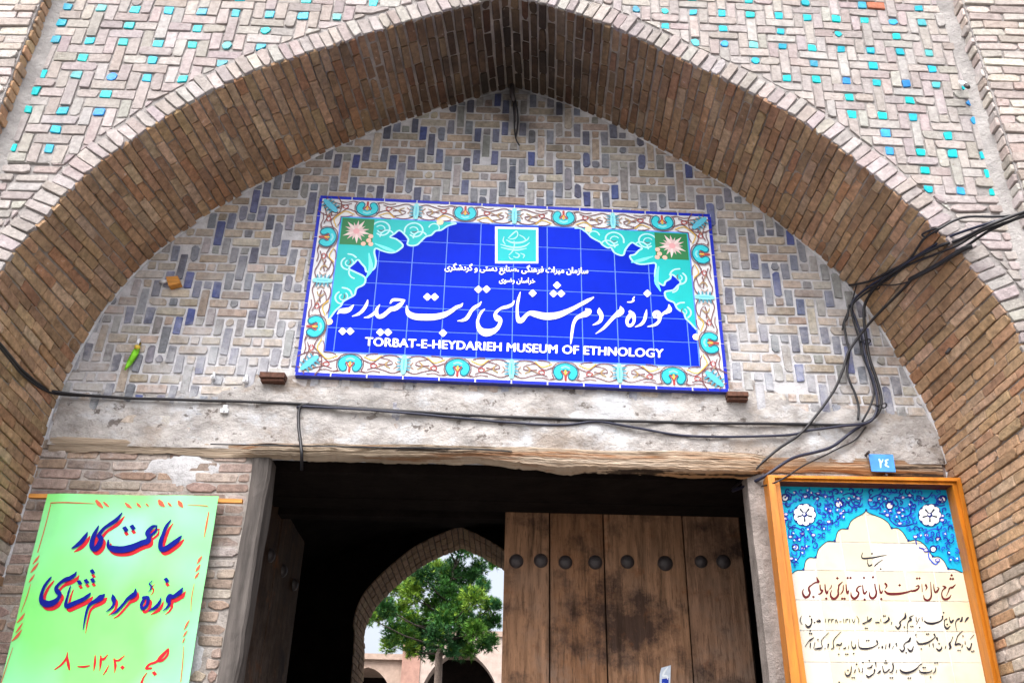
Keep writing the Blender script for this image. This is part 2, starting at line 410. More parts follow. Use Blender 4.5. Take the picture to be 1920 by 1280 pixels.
def put_span(kind, P):
    c = (sum(p[0] for p in P) / 4, sum(p[1] for p in P) / 4)
    side = c[0] < -0.05
    lo_ = 4.66 if side else 4.58
    if c[1] < lo_ or c[1] > ZTOP - .05: return
    if not (XL + .03 < c[0] < XR - .03): return
    if inside(PO, *c): return
    P = clip_poly(clip_poly(P, 1, 0, XL + .012), -1, 0, -(XR - .012))
    P = ring_clip(P)
    if len(P) < 3: return
    sq = kind in ('sq', 'sq2')
    if sq and area(P) > 0.0012 and random.random() > .04:
        bl = random.random() < (0.06 if side else (0.32 if c[1] < 5.5 else 0.12))
        kx, kz = rnd(.84, 1.02), rnd(.82, 1.0); P = [(c[0] + (p[0] - c[0]) * kx, c[1] + (p[1] - c[1]) * kz) for p in P]
        mbS.mi = 2
        brick(mbS, P, spm, 0.008 + rnd(-.003, .003), pick(BL if bl else CY if random.random() < .8 else CYW, .25), jit=.004, wear=.008, bev=.003)
    else:
        if random.random() < 0.012: return
        if not side and 5.93 < c[1] < 6.0 and 1.95 < c[0] < 2.2 and kind in ('half', 'lie'):
            col = (0.42, 0.15, 0.09)
        else: col = pick(SP, .1)
        mbS.mi = 1
        brick(mbS, P, spm, 0.008 + rnd(-.004, .004), col, jit=.004, wear=.006, bev=.004)
def left_only(k, P):
    if sum(p[0] for p in P) / 4 < -0.06: put_span(k, P)
def right_only(k, P):
    if sum(p[0] for p in P) / 4 >= -0.06: put_span(k, P)
a_, p_ = 0.1975, 0.2655
weave(-2.447, 5.81 - .03, a_ / 3, p_ / 4, -2, 14, -5, 7, left_only, rot=-0.022)
a_, p_ = 0.1675, 0.2475
weave(2.362, 5.845 - .03, a_ / 3, p_ / 4, -16, 4, -7, 7, right_only, rot=-0.035)
mbS.mi = 1
# plain lying courses low on the spandrels
for (x0, x1, zt) in ((XL, -1.4, 4.66), (1.2, XR, 4.58)):
    z = 0.0; k = 0
    while z < zt:
        hgt = 0.058; x = x0 - rnd(0, .2)
        while x < x1:
            ln = rnd(.16, .23)
            P = rect(max(x, x0 + .01), min(x + ln, x1), z, min(z + hgt, zt), .006)
            if P[1][0] - P[0][0] > .03 and not inside(PO, (P[0][0] + P[1][0]) / 2, z + .03):
                P = ring_clip(P)
                if len(P) >= 3: brick(mbS, P, spm, 0.011 + rnd(-.004, .004), pick(SP, .1), jit=.005, wear=.012)
            x += ln
        z += hgt
# voussoirs on the front edge
s = 3.0
while s < ARC - 3.0:
    wd = rnd(.054, .066)
    if not (abs(s + wd / 2 - dist[APEX]) < 0.02):
        def vm(u, v, h, s0=s):
            p = at_s(PO, u); n = nrm_s(u); return Vector((p[0] + n[0] * v, YF - h, p[1] + n[1] * v))
        r_ = RING * rnd(.86, 1.06)
        P = [(s + .005, -.004 + rnd(-.008, .006)), (s + wd - .005, -.004 + rnd(-.008, .006)), (s + wd - .005, r_), (s + .005, r_)]
        brick(mbS, P, vm, 0.014 + rnd(-.006, .008), pick(SP, .12), jit=.005, wear=.010, bev=.005)
    s += wd
mbS.build("spandrel_wall", [M['span_mortar'], M['span'], M['glaze']], gate)

# ---- soffit of the arch (the deep curved underside)
mb = MB()
NS, NT = 240, 8
g = [[mb.vert(soffit_map(ARC * i / NS, -YF * j / NT, 0)) for j in range(NT + 1)] for i in range(NS + 1)]
for i in range(NS):
    for j in range(NT): mb.face((g[i][j], g[i + 1][j], g[i + 1][j + 1], g[i][j + 1]))
mb.mi = 1
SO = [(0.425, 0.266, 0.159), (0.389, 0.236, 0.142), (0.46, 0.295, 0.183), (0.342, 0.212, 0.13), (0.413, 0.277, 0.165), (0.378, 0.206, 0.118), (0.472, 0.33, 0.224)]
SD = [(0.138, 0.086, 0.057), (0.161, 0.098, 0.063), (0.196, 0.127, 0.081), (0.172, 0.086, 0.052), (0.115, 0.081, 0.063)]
SG = [(0.50, 0.42, 0.36), (0.46, 0.37, 0.31), (0.53, 0.46, 0.41)]
for half in (-1, 1):
    q = .003; k = 0
    while True:
        da = q
        wd = rnd(.050, .060) if da > 1.1 else rnd(.056, .064)
        s0, s1 = (dist[APEX] - q - wd, dist[APEX] - q) if half < 0 else (dist[APEX] + q, dist[APEX] + q + wd)
        if s0 < .6 or s1 > ARC - .6: break
        t = -.004 - (0 if k % 2 else rnd(.03, .11))
        hc = rnd(-.005, .006)
        sh = 1 + rnd(-.16, .10)                       # courses differ a little as a whole
        while t < -YF - .01:
            ln = rnd(.15, .2)
            a, b = max(t, -.006), min(t + ln, -YF - .004)
            if b - a > .03:
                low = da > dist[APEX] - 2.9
                pal = SG + SO[:2] if low else SO; dk = min(1.0, max(0.0, 1.1 - da / 1.5 + rnd(-.25, .15)))  # brick colour darkens towards the crown: painted shade plus sooty stain
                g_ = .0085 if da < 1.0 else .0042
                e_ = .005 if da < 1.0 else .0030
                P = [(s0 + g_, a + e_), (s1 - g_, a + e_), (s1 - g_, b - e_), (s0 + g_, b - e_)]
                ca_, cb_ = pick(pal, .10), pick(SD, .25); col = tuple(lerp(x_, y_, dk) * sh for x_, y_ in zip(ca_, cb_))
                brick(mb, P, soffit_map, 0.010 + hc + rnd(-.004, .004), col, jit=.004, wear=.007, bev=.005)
            t += ln
        q += wd; k += 1
mb.build("arch_soffit", [M['soff_mortar'], M['soff']], gate)
# pale mortar fillet where the soffit meets the back wall
mb = MB()
pts = []
for i in range(6, NP - 6, 1):
    p = PI[i]
    pts.append((p[0] * 0.999, -0.004, p[1] - 0.001))
mb.tube(pts, [0.013 + 0.009 * mnoise.noise(Vector((i * .17, 0, 0))) for i in range(len(pts))], 6)
mb.build("mortar_fillet", M['tymp_mortar'], gate, smooth=True)

# ---- tympanum wall, with the doorway under it
DXL, DXR = -1.36, 1.30           # doorway
LZ = 3.33                        # underside of the lintel zone
mb = MB()
XA, XB = -2.7, 2.6
mb.box(XA, XB, 0.0, 0.16, LZ + .06, 7.2)
mb.mi = 2; mb.box(XA, un(438, 1100).x + .012, 0.0, 0.13, 0, LZ + .058)
mb.box(DXR + .02, XB, 0.0, 0.13, 0, LZ + .058)
TY = [(0.418, 0.354, 0.296), (0.383, 0.319, 0.267), (0.452, 0.389, 0.331), (0.348, 0.29, 0.244), (0.406, 0.325, 0.261), (0.429, 0.389, 0.342)]
TB = [(0.127, 0.144, 0.241), (0.172, 0.19, 0.265), (0.086, 0.109, 0.276), (0.207, 0.218, 0.265), (0.115, 0.121, 0.172), (0.23, 0.236, 0.276), (0.161, 0.172, 0.23)]
TG = [(0.26, 0.26, 0.26), (0.325, 0.312, 0.305), (0.221, 0.227, 0.26), (0.195, 0.208, 0.247)]
mb.mi = 1; tm = wall_map(0.0)
def put_tymp(kind, P):
    c = (sum(p[0] for p in P) / 4, sum(p[1] for p in P) / 4)
    if c[1] < 3.46 or not inside(PI, *c): return
    if kind == 'short': pal = TB if random.random() < .58 else TG
    elif kind == 'long': pal = random.choice((TY, TG, TB))
    elif kind in ('sq', 'sq2'): pal = random.choice((TY, TG))
    else: pal = TY
    if random.random() < .012: return
    brick(mb, P, tm, 0.008 + rnd(-.003, .003), pick(pal, .14), jit=.003, wear=.006, bev=.0035)
GAP[0] = .0075
weave(-0.02, 5.34, .0585, .0615, -16, 16, -8, 5, put_tymp, rot=-0.008)
mb.build("tympanum_wall", [M['tymp_mortar'], M['tymp'], M['jamb_mortar']], gate)

# ---- jamb walls below the lintel, lying courses
JB = [(0.34, 0.27, 0.23), (0.27, 0.20, 0.17), (0.33, 0.26, 0.22), (0.24, 0.185, 0.16), (0.31, 0.22, 0.17), (0.36, 0.31, 0.28)]
for (x0, x1) in ((-2.5, un(438, 1100).x - .004), (1.4, 2.4)):
    mb = MB(); z = 0.0
    while z < 3.37:
        hg = rnd(.05, .06); x = x0 - rnd(0, .18)
        while x < x1:
            ln = rnd(.16, .24); P = rect(max(x, x0), min(x + ln, x1), z, z + hg, .005)
            if P[1][0] - P[0][0] > .03: brick(mb, P, tm, 0.006 + rnd(-.006, .004), pick(JB, .12), jit=.005, wear=.014)
            x += ln
        z += hg
    mb.build("jamb_wall", M['jamb'], gate)

# ---- plaster skims: uneven sheets that bury the bricks where they are thick
def skim(name, x0, x1, z0, z1, fn, m, nx=160, nz=40):
    mb = MB(); g = []
    for i in range(nx + 1):
        col = []
        for j in range(nz + 1):
            x = lerp(x0, x1, i / nx); z = lerp(z0, z1, j / nz)
            col.append(mb.vert((x, -fn(x, z, i / nx, j / nz), z)))
        g.append(col)
    for i in range(nx):
        for j in range(nz): mb.face((g[i][j], g[i + 1][j], g[i + 1][j + 1], g[i][j + 1]))
    return mb.build(name, m, gate, smooth=True)
def fb(x, z, s, o=0): return mnoise.fractal(Vector((x * s + o, z * s, o)), 1.0, 2.0, 4)
def sstep(a, b, x):
    t = min(max((x - a) / (b - a), 0), 1); return t * t * (3 - 2 * t)
def band(x, z, u, v):
    top = 3.70 + .10 * sstep(-1.9, -1.3, x) - .10 * sstep(1.2, 1.9, x) + .05 * fb(x, 0, 2.0, 3)
    k = 1 - sstep(top - .10, top + .05, z)
    return -.004 + .021 * k + .017 * fb(x, z, 2.6, 5) * k + .008 * fb(x, z, 9, 9)
skim("plaster_band", -2.44, 2.30, 3.38, 3.90, band, M['plaster'], 220, 50)
def patch(cx, cz, rx, rz, o):
    def f(x, z, u, v):
        d = math.hypot((x - cx) / rx, (z - cz) / rz) + .55 * fb(x, z, 4, o)
        return -.012 + .018 * (1 - sstep(.35, 1.0, d + .22 * fb(x, z, 13, o + 3))) + .004 * fb(x, z, 16, o)
    return f
skim("plaster_patch", -2.1, -1.42, 3.05, 3.40, patch(-1.74, 3.28, .30, .13, 2), M['plaster_white'], 70, 40)
skim("plaster_patch", -1.75, -1.36, 1.9, 3.1, patch(-1.50, 2.30, .10, .30, 11), M['plaster_white'], 40, 90)
skim("plaster_patch", 1.30, 1.62, 1.9, 3.40, patch(1.36, 2.7, .13, .8, 6), M['plaster'], 30, 90)

# ---- lintel beam: a long rough old timber
LT = [(70, 816), (200, 822), (400, 832), (560, 837), (900, 843), (1150, 850), (1400, 856), (1600, 858), (1785, 866)]
LB = [(70, 832), (200, 836), (330, 840), (440, 848), (500, 852), (620, 854), (700, 857), (900, 859), (960, 868), (1050, 878), (1110, 875), (1200, 878), (1300, 883), (1390, 886), (1420, 885), (1445, 874), (1600, 876), (1785, 890)]
def fx(tab, Y):
    P = sorted((p.x, p.z) for p in (un(a, b, Y) for a, b in tab))
    def f(x):
        if x <= P[0][0]: return P[0][1]
        for a, b in zip(P, P[1:]):
            if x <= b[0]: return lerp(a[1], b[1], (x - a[0]) / (b[0] - a[0]))
        return P[-1][1]
    return f
lt, lb = fx(LT, -.05), fx(LB, -.05)
mb = MB(); prev = None
NX = 260
for i in range(NX + 1):
    x = lerp(-2.43, 2.28, i / NX)
    mid = sstep(-1.5, -1.25, x) * (1 - sstep(1.25, 1.4, x))
    zt, zb = lt(x), lb(x) + .005 * fb(x, 0, 16, 21) + .004 * fb(x, 0, 45, 3)
    yf = -.016 - .045 * mid - .014 * fb(x, 3, 2.5, 4) * (.3 + mid)
    sec = []
    for k in range(22):
        v = k / 21; bul = math.sin(math.pi * min(1, .15 + v * .8))
        sec.append((x, yf - .018 * bul * (.3 + .7 * mid) - (.006 * fb(x * .15, v * 2.2, 6, 8) + .004 * fb(x * .8, v * 7, 6, 18) + .003 * fb(x * 4, v * 3, 6, 28)) * (.4 + .6 * mid), lerp(zt + .012, zb, v)))
    for (yy, dz) in ((-.01, -.018), (.06, .03), (.13, 0.06)):
        sec.append((x, yy + .01 * fb(x, yy, 4, 2), zb + dz + .012 * fb(x, yy * 5, 5, 13)))
    sec.append((x, .13, zt))
    ring = [mb.vert(p) for p in sec]
    if prev:
        for a in range(len(ring)):
            b = (a + 1) % len(ring)
            kk = sstep(-.2, 1.2, x) * (a / 22.0); qq = .06 * fb(x, a * .3, 2, 31); c = (lerp(.33, .30, kk) + qq, lerp(.265, .16, kk) + qq * .8, lerp(.20, .07, kk) + qq * .6)
            mb.face((prev[a], ring[a], ring[b], prev[b]), c)
    else: first = ring
    prev = ring
mb.face(first); mb.face(prev[::-1])
mb.build("lintel_beam", M['beam'], gate)
mb = MB()
for (y0, y1, dz) in ((.165, .38, .0), (.39, .60, .010), (.605, .79, .004), (.90, 1.0, -.004)):
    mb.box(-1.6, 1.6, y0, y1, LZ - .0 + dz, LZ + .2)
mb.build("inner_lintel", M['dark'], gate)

# ---- door posts
def post(x0, x1, y0, y1, z1, m):
    mb = MB(); g = []
    for j in range(61):
        z = z1 * j / 60
        w0 = .010 * fb(x0, z, 2.5, 7); w1 = .012 * fb(x1, z, 2.5, 17)
        g.append([mb.vert(p) for p in ((x0 + w0, y0 + w1, z), (x0 + .3 * (x1 - x0), y0 - .008 + w1, z), (x1 + w1 - .012, y0 - .004 + w0, z), (x1 + w1, y0 + .012, z), (x1 + w0, y1, z), (x0, y1, z))])
    for j in range(60):
        for k in range(6): mb.face((g[j][k], g[j][(k + 1) % 6], g[j + 1][(k + 1) % 6], g[j + 1][k]))
    mb.face(g[60]); mb.face(g[0][::-1])
    return mb.build("door_post", m, gate)
post(un(438, 1100).x, un(474, 1100).x, -.022, .10, 3.33, M['post'])
post(1.245, 1.34, -.020, .10, 3.33, M['mud'])

# ---- pilasters either side
PB = [(0.41, 0.36, 0.335), (0.39, 0.325, 0.30), (0.46, 0.41, 0.385), (0.35, 0.30, 0.275), (0.43, 0.38, 0.355), (0.49, 0.44, 0.41)]
PRET = [(0.42, 0.26, 0.15), (0.38, 0.24, 0.15), (0.45, 0.31, 0.20), (0.33, 0.22, 0.15)]
YP = YF - .115
for side in (-1, 1):
    xe = XL if side < 0 else XR
    x0, x1 = (xe - 2.2, xe) if side < 0 else (xe, xe + 2.2)
    mb = MB(); mb.box(x0, x1, YP, YF + .6, 0, ZTOP)
    mb.mi = 1; pm = wall_map(YP); z = 0.0; k = 0
    def em(u, v, h): return Vector((xe - side * h, u, v))
    while z < ZTOP - .05:
        hg = rnd(.056, .066)
        x = x0 - (0.1 if k % 2 else 0)
        edge = []
        while x < x1:
            ln = rnd(.17, .24)
            a, b = max(x, x0), min(x + ln, x1)
            if b - a > .03:
                brick(mb, rect(a, b, z, z + hg, .005), pm, 0.012 + rnd(-.006, .006), pick(PB, .12), jit=.006, wear=.009, bev=.005)
            x += ln
        P = rect(YP + .002, YF - .02 + rnd(-.01, .01), z, z + hg, .005)
        if side > 0: P = [(p[0], p[1]) for p in P]
        brick(mb, P, em, 0.010 + rnd(-.006, .008), pick(PRET if side < 0 else PB, .15), jit=.005, wear=.012)
        z += hg; k += 1
    bs = mb.build("pilaster", [M['span_mortar'], M['span']], gate)
    # mortar fillet in the inner corner
    mb = MB(); xs = xe - side * .045
    g = []
    for j in range(81):
        z = ZTOP * j / 80
        d = .05 + .012 * fb(xe, z, 2, 3)
        g.append([mb.vert(p) for p in ((xe - side * .004, YF - .042, z), (xe - side * d * .5, YF - .030, z), (xe - side * d * 1.5, YF - .004, z))])
    for j in range(80):
        for k in range(2): mb.face((g[j][k], g[j][k + 1], g[j + 1][k + 1], g[j + 1][k]))
    mb.build("mortar_joint", M['joint'], bs)

# ---- roof slab closing the building behind the front
mb = MB(); mb.box(-5.0, 4.85, YF + .62, 6.4, ZTOP, ZTOP + .3); mb.build("roof", M['court'], gate)
mb = MB(); mb.box(-4.93, 4.765, YF + .61, .0, ZTOP - .2, ZTOP - .003); mb.build("parapet", M['court'], gate)

# ---- dark vaulted passage behind the door and its far arch
YE, YX = 5.0, 5.84
mb = MB()
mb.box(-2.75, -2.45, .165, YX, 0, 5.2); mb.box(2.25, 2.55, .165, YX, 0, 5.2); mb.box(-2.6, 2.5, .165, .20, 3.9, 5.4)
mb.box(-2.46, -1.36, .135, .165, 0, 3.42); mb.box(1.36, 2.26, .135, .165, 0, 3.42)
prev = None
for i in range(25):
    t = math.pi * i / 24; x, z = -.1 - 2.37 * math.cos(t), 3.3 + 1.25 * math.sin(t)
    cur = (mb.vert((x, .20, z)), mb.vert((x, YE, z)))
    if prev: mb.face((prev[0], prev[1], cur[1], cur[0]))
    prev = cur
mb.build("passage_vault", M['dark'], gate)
FA = [(680, 1282), (682, 1197), (695, 1154), (713, 1129), (745, 1097), (788, 1063), (831, 1041), (867, 1027)]
fa = [(p.x, p.z) for p in (un(a, b, YX) for a, b in FA)]
cx = fa[-1][0]
L = [(fa[0][0] + .02, 0.0)] + fa
prof = smooth_path(L, 5); prof = prof + [(2 * cx - p[0], p[1]) for p in prof[::-1][1:]]
def arch_wall(mb, prof, x0, x1, z1, y0, y1, col=(1, 1, 1)):
    na = len(prof) // 2
    for yy in (y0, y1):
        for i in range(na):
            a, b = prof[i], prof[i + 1]; mb.poly([(x0, yy, a[1]), (a[0], yy, a[1]), (b[0], yy, b[1]), (x0, yy, b[1])], col)
        for i in range(na, len(prof) - 1):
            a, b = prof[i], prof[i + 1]; mb.poly([(a[0], yy, a[1]), (x1, yy, a[1]), (x1, yy, b[1]), (b[0], yy, b[1])], col)
        mb.poly([(x0, yy, prof[na][1]), (x1, yy, prof[na][1]), (x1, yy, z1), (x0, yy, z1)], col)
def arch_soff(mb, prof, y0, y1, col=(1, 1, 1)):
    for a, b in zip(prof, prof[1:]): mb.poly([(a[0], y0, a[1]), (a[0], y1, a[1]), (b[0], y1, b[1]), (b[0], y0, b[1])], col)
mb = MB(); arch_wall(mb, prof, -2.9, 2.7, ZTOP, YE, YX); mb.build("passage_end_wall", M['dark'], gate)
mb = MB()
pd = [0.0]
for a, b in zip(prof, prof[1:]): pd.append(pd[-1] + math.hypot(b[0] - a[0], b[1] - a[1]))
def pa(s):
    k = 0
    s = min(max(s, 0), pd[-1] - 1e-6)
    while k < len(pd) - 2 and pd[k + 1] < s: k += 1
    f = (s - pd[k]) / (pd[k + 1] - pd[k]); a, b = prof[k], prof[k + 1]
    tx, tz = b[0] - a[0], b[1] - a[1]; l = math.hypot(tx, tz) or 1
    return lerp(a[0], b[0], f), lerp(a[1], b[1], f), -tz / l, tx / l
arch_soff(mb, prof, YE, YX, (.10, .075, .055))
s = 0.0
while s < pd[-1]:
    def mm_(u, v, h):
        p = pa(u); return Vector((p[0] - p[2] * h, YE + v, p[1] - p[3] * h))
    for t in (0, .21, .42, .63):
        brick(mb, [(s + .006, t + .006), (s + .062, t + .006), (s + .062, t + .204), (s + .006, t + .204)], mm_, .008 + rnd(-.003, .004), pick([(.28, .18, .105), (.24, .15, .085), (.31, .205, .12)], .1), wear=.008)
    s += .068
mb.build("passage_arch", M['soff'], gate)

# ---- door leaves
YD = .86
def leaf(xs, zt, name, closed=True, k=1.0):
    """boards between the x (or y) values xs; closed: in the plane y = YD, else open along the passage wall at x = XD"""
    mb = MB()
    for a, b in zip(xs, xs[1:]):
        c = random.choice([(.235, .122, .066), (.28, .155, .09), (.215, .115, .068), (.26, .15, .095)])
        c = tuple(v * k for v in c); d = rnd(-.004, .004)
        P = rect(a, b, .05, zt, .004)
        fn = (lambda u, v, h: Vector((u, YD + d - h, v))) if closed else (lambda u, v, h: Vector((XD + h + d, u, v)))
        brick(mb, P, fn, .05, c, jit=.001, wear=.006, bev=.004, tilt=0.0)
        g0 = [fn(a + .004, .05, .0), fn(b - .004, .05, .0), fn(b - .004, zt, .0), fn(a + .004, zt, .0)]
        mb.poly(g0[::-1], c)
    return mb.build(name, M['door'], gate)
bx = [un(x, 1100, YD).x for x in (943, 1030, 1133, 1285)] + [1.40]
zt = 3.40
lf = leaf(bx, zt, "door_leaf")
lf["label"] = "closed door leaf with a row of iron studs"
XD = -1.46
lf2 = leaf([.32, .68, 1.02, 1.37, 1.74], zt, "door_leaf", closed=False, k=.24)  # boards darkened to carry the passage shade in their colour
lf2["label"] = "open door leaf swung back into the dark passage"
mb = MB(); mb.box(.0, 1.42, YD + .012, YD + .03, .05, zt, (.05, .03, .02)); mb.box(.0, 1.39, YD + .032, YD + .07, zt - .35, zt - .22, (.12, .07, .04)); mb.build("door_rail_and_light_stop", M['door'], lf)  # dark board added behind the planks to stop light leaks, then the rail
def stud(px, py, r, parent, P=None, ax=0):
    mb = MB(); c = un(px, py, YD - .045) if P is None else P
    g = []
    for i in range(7):
        t = math.pi / 2 * i / 6; rr, h = r * math.cos(t), r * .75 * math.sin(t)
        ring = []
        for k in range(16):
            a = 2 * math.pi * k / 16
            o = Vector((rr * math.cos(a), -h, rr * math.sin(a))) if ax == 0 else Vector((h, rr * math.cos(a), rr * math.sin(a)))
            ring.append(mb.vert(c + o))
        g.append(ring)
    for i in range(6):
        for k in range(16): mb.face((g[i][k], g[i][(k + 1) % 16], g[i + 1][(k + 1) % 16], g[i + 1][k]))
    return mb.build("door_stud", M['iron'], parent, smooth=True)
for (x, y, r) in ((968, 1052, 15), (1014, 1051, 15), (1060, 1054, 14.5), (1116, 1054, 15), (1176, 1053, 14.5), (1247, 1056, 16), (1314, 1053, 13.5), (1356, 1053, 15)):
    stud(x, y, r * 5.0 / 1700, lf)
zs = un(1176, 1053, YD - .045).z
for yy in (.5, .85, 1.2, 1.55): stud(0, 0, .042, lf2, Vector((XD + .05, yy, zs)), 1)

# ------------------------------------------------------------------ flat lettering and ornament (paint and glaze on flat faces)
def in_poly(P, x, y):
    c = False
    for i in range(len(P)):
        a, b = P[i - 1], P[i]
        if (a[1] > y) != (b[1] > y) and x < (b[0] - a[0]) * (y - a[1]) / (b[1] - a[1]) + a[0]: c = not c
    return c
class Layer:
    """strokes and filled shapes on one flat face; every stroke lies a hair above the one before"""
    def __init__(s, mp): s.mb = MB(); s.mp = mp; s.k = 0
    def _o(s): s.k += 1; return s.k * 2.5e-5
    def stroke(s, P, col, n=6, cap=True):
        o = s._o(); S = smooth_path(P, n); Lr = []
        for i, p in enumerate(S):
            a, b = S[max(i - 1, 0)], S[min(i + 1, len(S) - 1)]
            tx, ty = b[0] - a[0], b[1] - a[1]; l = math.hypot(tx, ty) or 1
            nx, ny = -ty / l, tx / l; w = max(p[2], 0.02 * 0) / 2
            oo = o + i * 2e-6
            Lr.append((s.mb.vert(s.mp(p[0] + nx * w, p[1] + ny * w, oo)), s.mb.vert(s.mp(p[0] - nx * w, p[1] - ny * w, oo)), (tx / l, ty / l), p, oo))
        for a, b in zip(Lr, Lr[1:]): s.mb.face((a[0], a[1], b[1], b[0]), col)
        if cap:
            for e, sg in ((Lr[0], -1), (Lr[-1], 1)):
                p = e[3]; w = p[2] / 2; tx, ty = e[2]
                if w < 1e-6: continue
                fan = [s.mp(p[0] + (-ty * math.cos(t) + sg * tx * math.sin(t)) * w, p[1] + (tx * math.cos(t) + sg * ty * math.sin(t)) * w, e[4])
                       for t in [math.pi * j / 6 for j in range(7)]]
                s.mb.poly(fan, col)
    def fill(s, P, col):
        o = s._o(); V = [Vector(((p[0] - P[0][0]) * 20, (p[1] - P[0][1]) * 20, 0)) for p in P]
        ids = [s.mb.vert(s.mp(p[0], p[1], o)) for p in P]
        for t in tessellate_polygon([V]): s.mb.face([ids[i] for i in t], col)
    def dot(s, x, y, r, col, rot=0.0, n=12, sq=1.0):
        s.fill([(x + r * math.cos(rot + 2 * math.pi * k / n), y + r * sq * math.sin(rot + 2 * math.pi * k / n)) for k in range(n)], col)
    def nuqta(s, x, y, r, col, lean=0.0):
        """the rhombic dot of pen-written Persian, corners rounded"""
        pts = [(x - r, y + lean * r), (x - .25 * r, y - .78 * r), (x + .12 * r, y - .9 * r), (x + r, y - lean * r), (x + .25 * r, y + .78 * r), (x - .12 * r, y + .9 * r)]
        s.fill(pts, col)
    def build(s, name, m, parent): return s.mb.build(name, m, parent)

def zoomed(ox, oy, sc, strokes):
    return [[(ox + x / sc, oy + y / sc, w / sc) for x, y, w in st] for st in strokes]
def plane(Y): return lambda x, y, o: un(x, y, Y - o)

def font_mesh(text, bold=0.0, space=1.0):
    c = bpy.data.curves.new("lettering", 'FONT'); c.body = text; c.offset = bold; c.space_character = space; c.resolution_u = 4
    o = bpy.data.objects.new("lettering", c); COL.objects.link(o)
    dg = bpy.context.evaluated_depsgraph_get(); dg.update()
    me = bpy.data.meshes.new_from_object(o.evaluated_get(dg))
    V = [(v.co.x, v.co.y) for v in me.vertices]; Fc = [tuple(p.vertices) for p in me.polygons]
    bpy.data.objects.remove(o); bpy.data.curves.remove(c); bpy.data.meshes.remove(me)
    return V, Fc
def letter(mb, text, x0, y0, x1, y1, hgt, mp, col, bold=0.0, off=0.0005, space=1.0, base=True):
    """text fitted between the photo points (x0, y0) and (x1, y1) of its base line, hgt = cap height in the photo"""
    V, Fc = font_mesh(text, 0.0, space)
    xa, xb = min(v[0] for v in V), max(v[0] for v in V); ya, yb = min(v[1] for v in V), max(v[1] for v in V)
    ux, uy = x1 - x0, y1 - y0; l = math.hypot(ux, uy); ux /= l; uy /= l
    ids = []
    for vx, vy in V:
        a = (vx - xa) / (xb - xa) * l; b = (vy - (0 if base else ya)) / ((yb - (0 if base else ya))) * hgt
        ids.append((x0 + ux * a + uy * b, y0 + uy * a - ux * b))
    e = bold * hgt * 1.9                                  # heavier weight: the outline printed again a hair to each side
    for n_, (ex, ey) in enumerate(((0, 0), (-e, 0), (e, 0), (0, -e * .6), (0, e * .6)) if bold else ((0, 0),)):
        J_ = [mb.vert(mp(p[0] + ex, p[1] + ey, off + n_ * 4e-5)) for p in ids]
        for f in Fc: mb.face([J_[i] for i in f], col)

# joined letter shapes of the Persian alphabet: isolated form code, final +1, initial +2, medial +3
FORMS = {'ا': (0xFE8D, 2), 'ب': (0xFE8F, 4), 'ت': (0xFE95, 4), 'ث': (0xFE99, 4), 'خ': (0xFEA5, 4), 'د': (0xFEA9, 2), 'ر': (0xFEAD, 2), 'ز': (0xFEAF, 2),
         'س': (0xFEB1, 4), 'ش': (0xFEB5, 4), 'ص': (0xFEB9, 4), 'ض': (0xFEBD, 4), 'ع': (0xFEC9, 4), 'ف': (0xFED1, 4), 'ک': (0xFB8E, 4), 'گ': (0xFB92, 4),
         'م': (0xFEE1, 4), 'ن': (0xFEE5, 4), 'ه': (0xFEE9, 4), 'و': (0xFEED, 2), 'ی': (0xFBFC, 4)}
def persian(t):
    out = []
    for i, ch in enumerate(t):
        if ch not in FORMS: out.append(ch); continue
        base, n = FORMS[ch]
        prev = i > 0 and t[i - 1] in FORMS and FORMS[t[i - 1]][1] == 4
        nxt = i + 1 < len(t) and t[i + 1] in FORMS and n == 4
        out.append(chr(base + (3 if prev and nxt else 1 if prev else 2 if nxt else 0)))
    return ''.join(out[::-1])

# ================================================================== the museum sign
YS = -0.045
sTL, sTR, sBR, sBL = [un(x, y, YS) for x, y in ((600, 367), (1332, 402), (1367, 735), (552, 703))]
SW, SH = 2.4, 1.2
def sgn(u, v, o=0.0):
    """u 0..2.4 to the right, v 0..1.2 down on the sign"""
    a, b = u / SW, v / SH
    p = (sTL * (1 - a) + sTR * a) * (1 - b) + (sBL * (1 - a) + sBR * a) * b
    return Vector((p.x, YS - o, p.z))
sign = empty("museum_sign", ((sTL + sBR) / 2).to_tuple()[:1] + (0.0,) + (sBL.z,), "large blue tiled museum name sign with white lettering and floral border, over the doorway", "sign")
mb = MB()
c8 = [Vector(p) for p in (sTL, sTR, sBR, sBL)]
fr = [mb.vert(p) for p in c8]; bk = [mb.vert((p.x, -.004, p.z)) for p in c8]
mb.face(fr[::-1], (.62, .63, .66)); mb.face(bk)
for i in range(4): mb.face((fr[i], fr[(i + 1) % 4], bk[(i + 1) % 4], bk[i]), (.05, .06, .25))
mb.build("tile_panel", M['ceramic'], sign)
WHT = (.74, .76, .80)
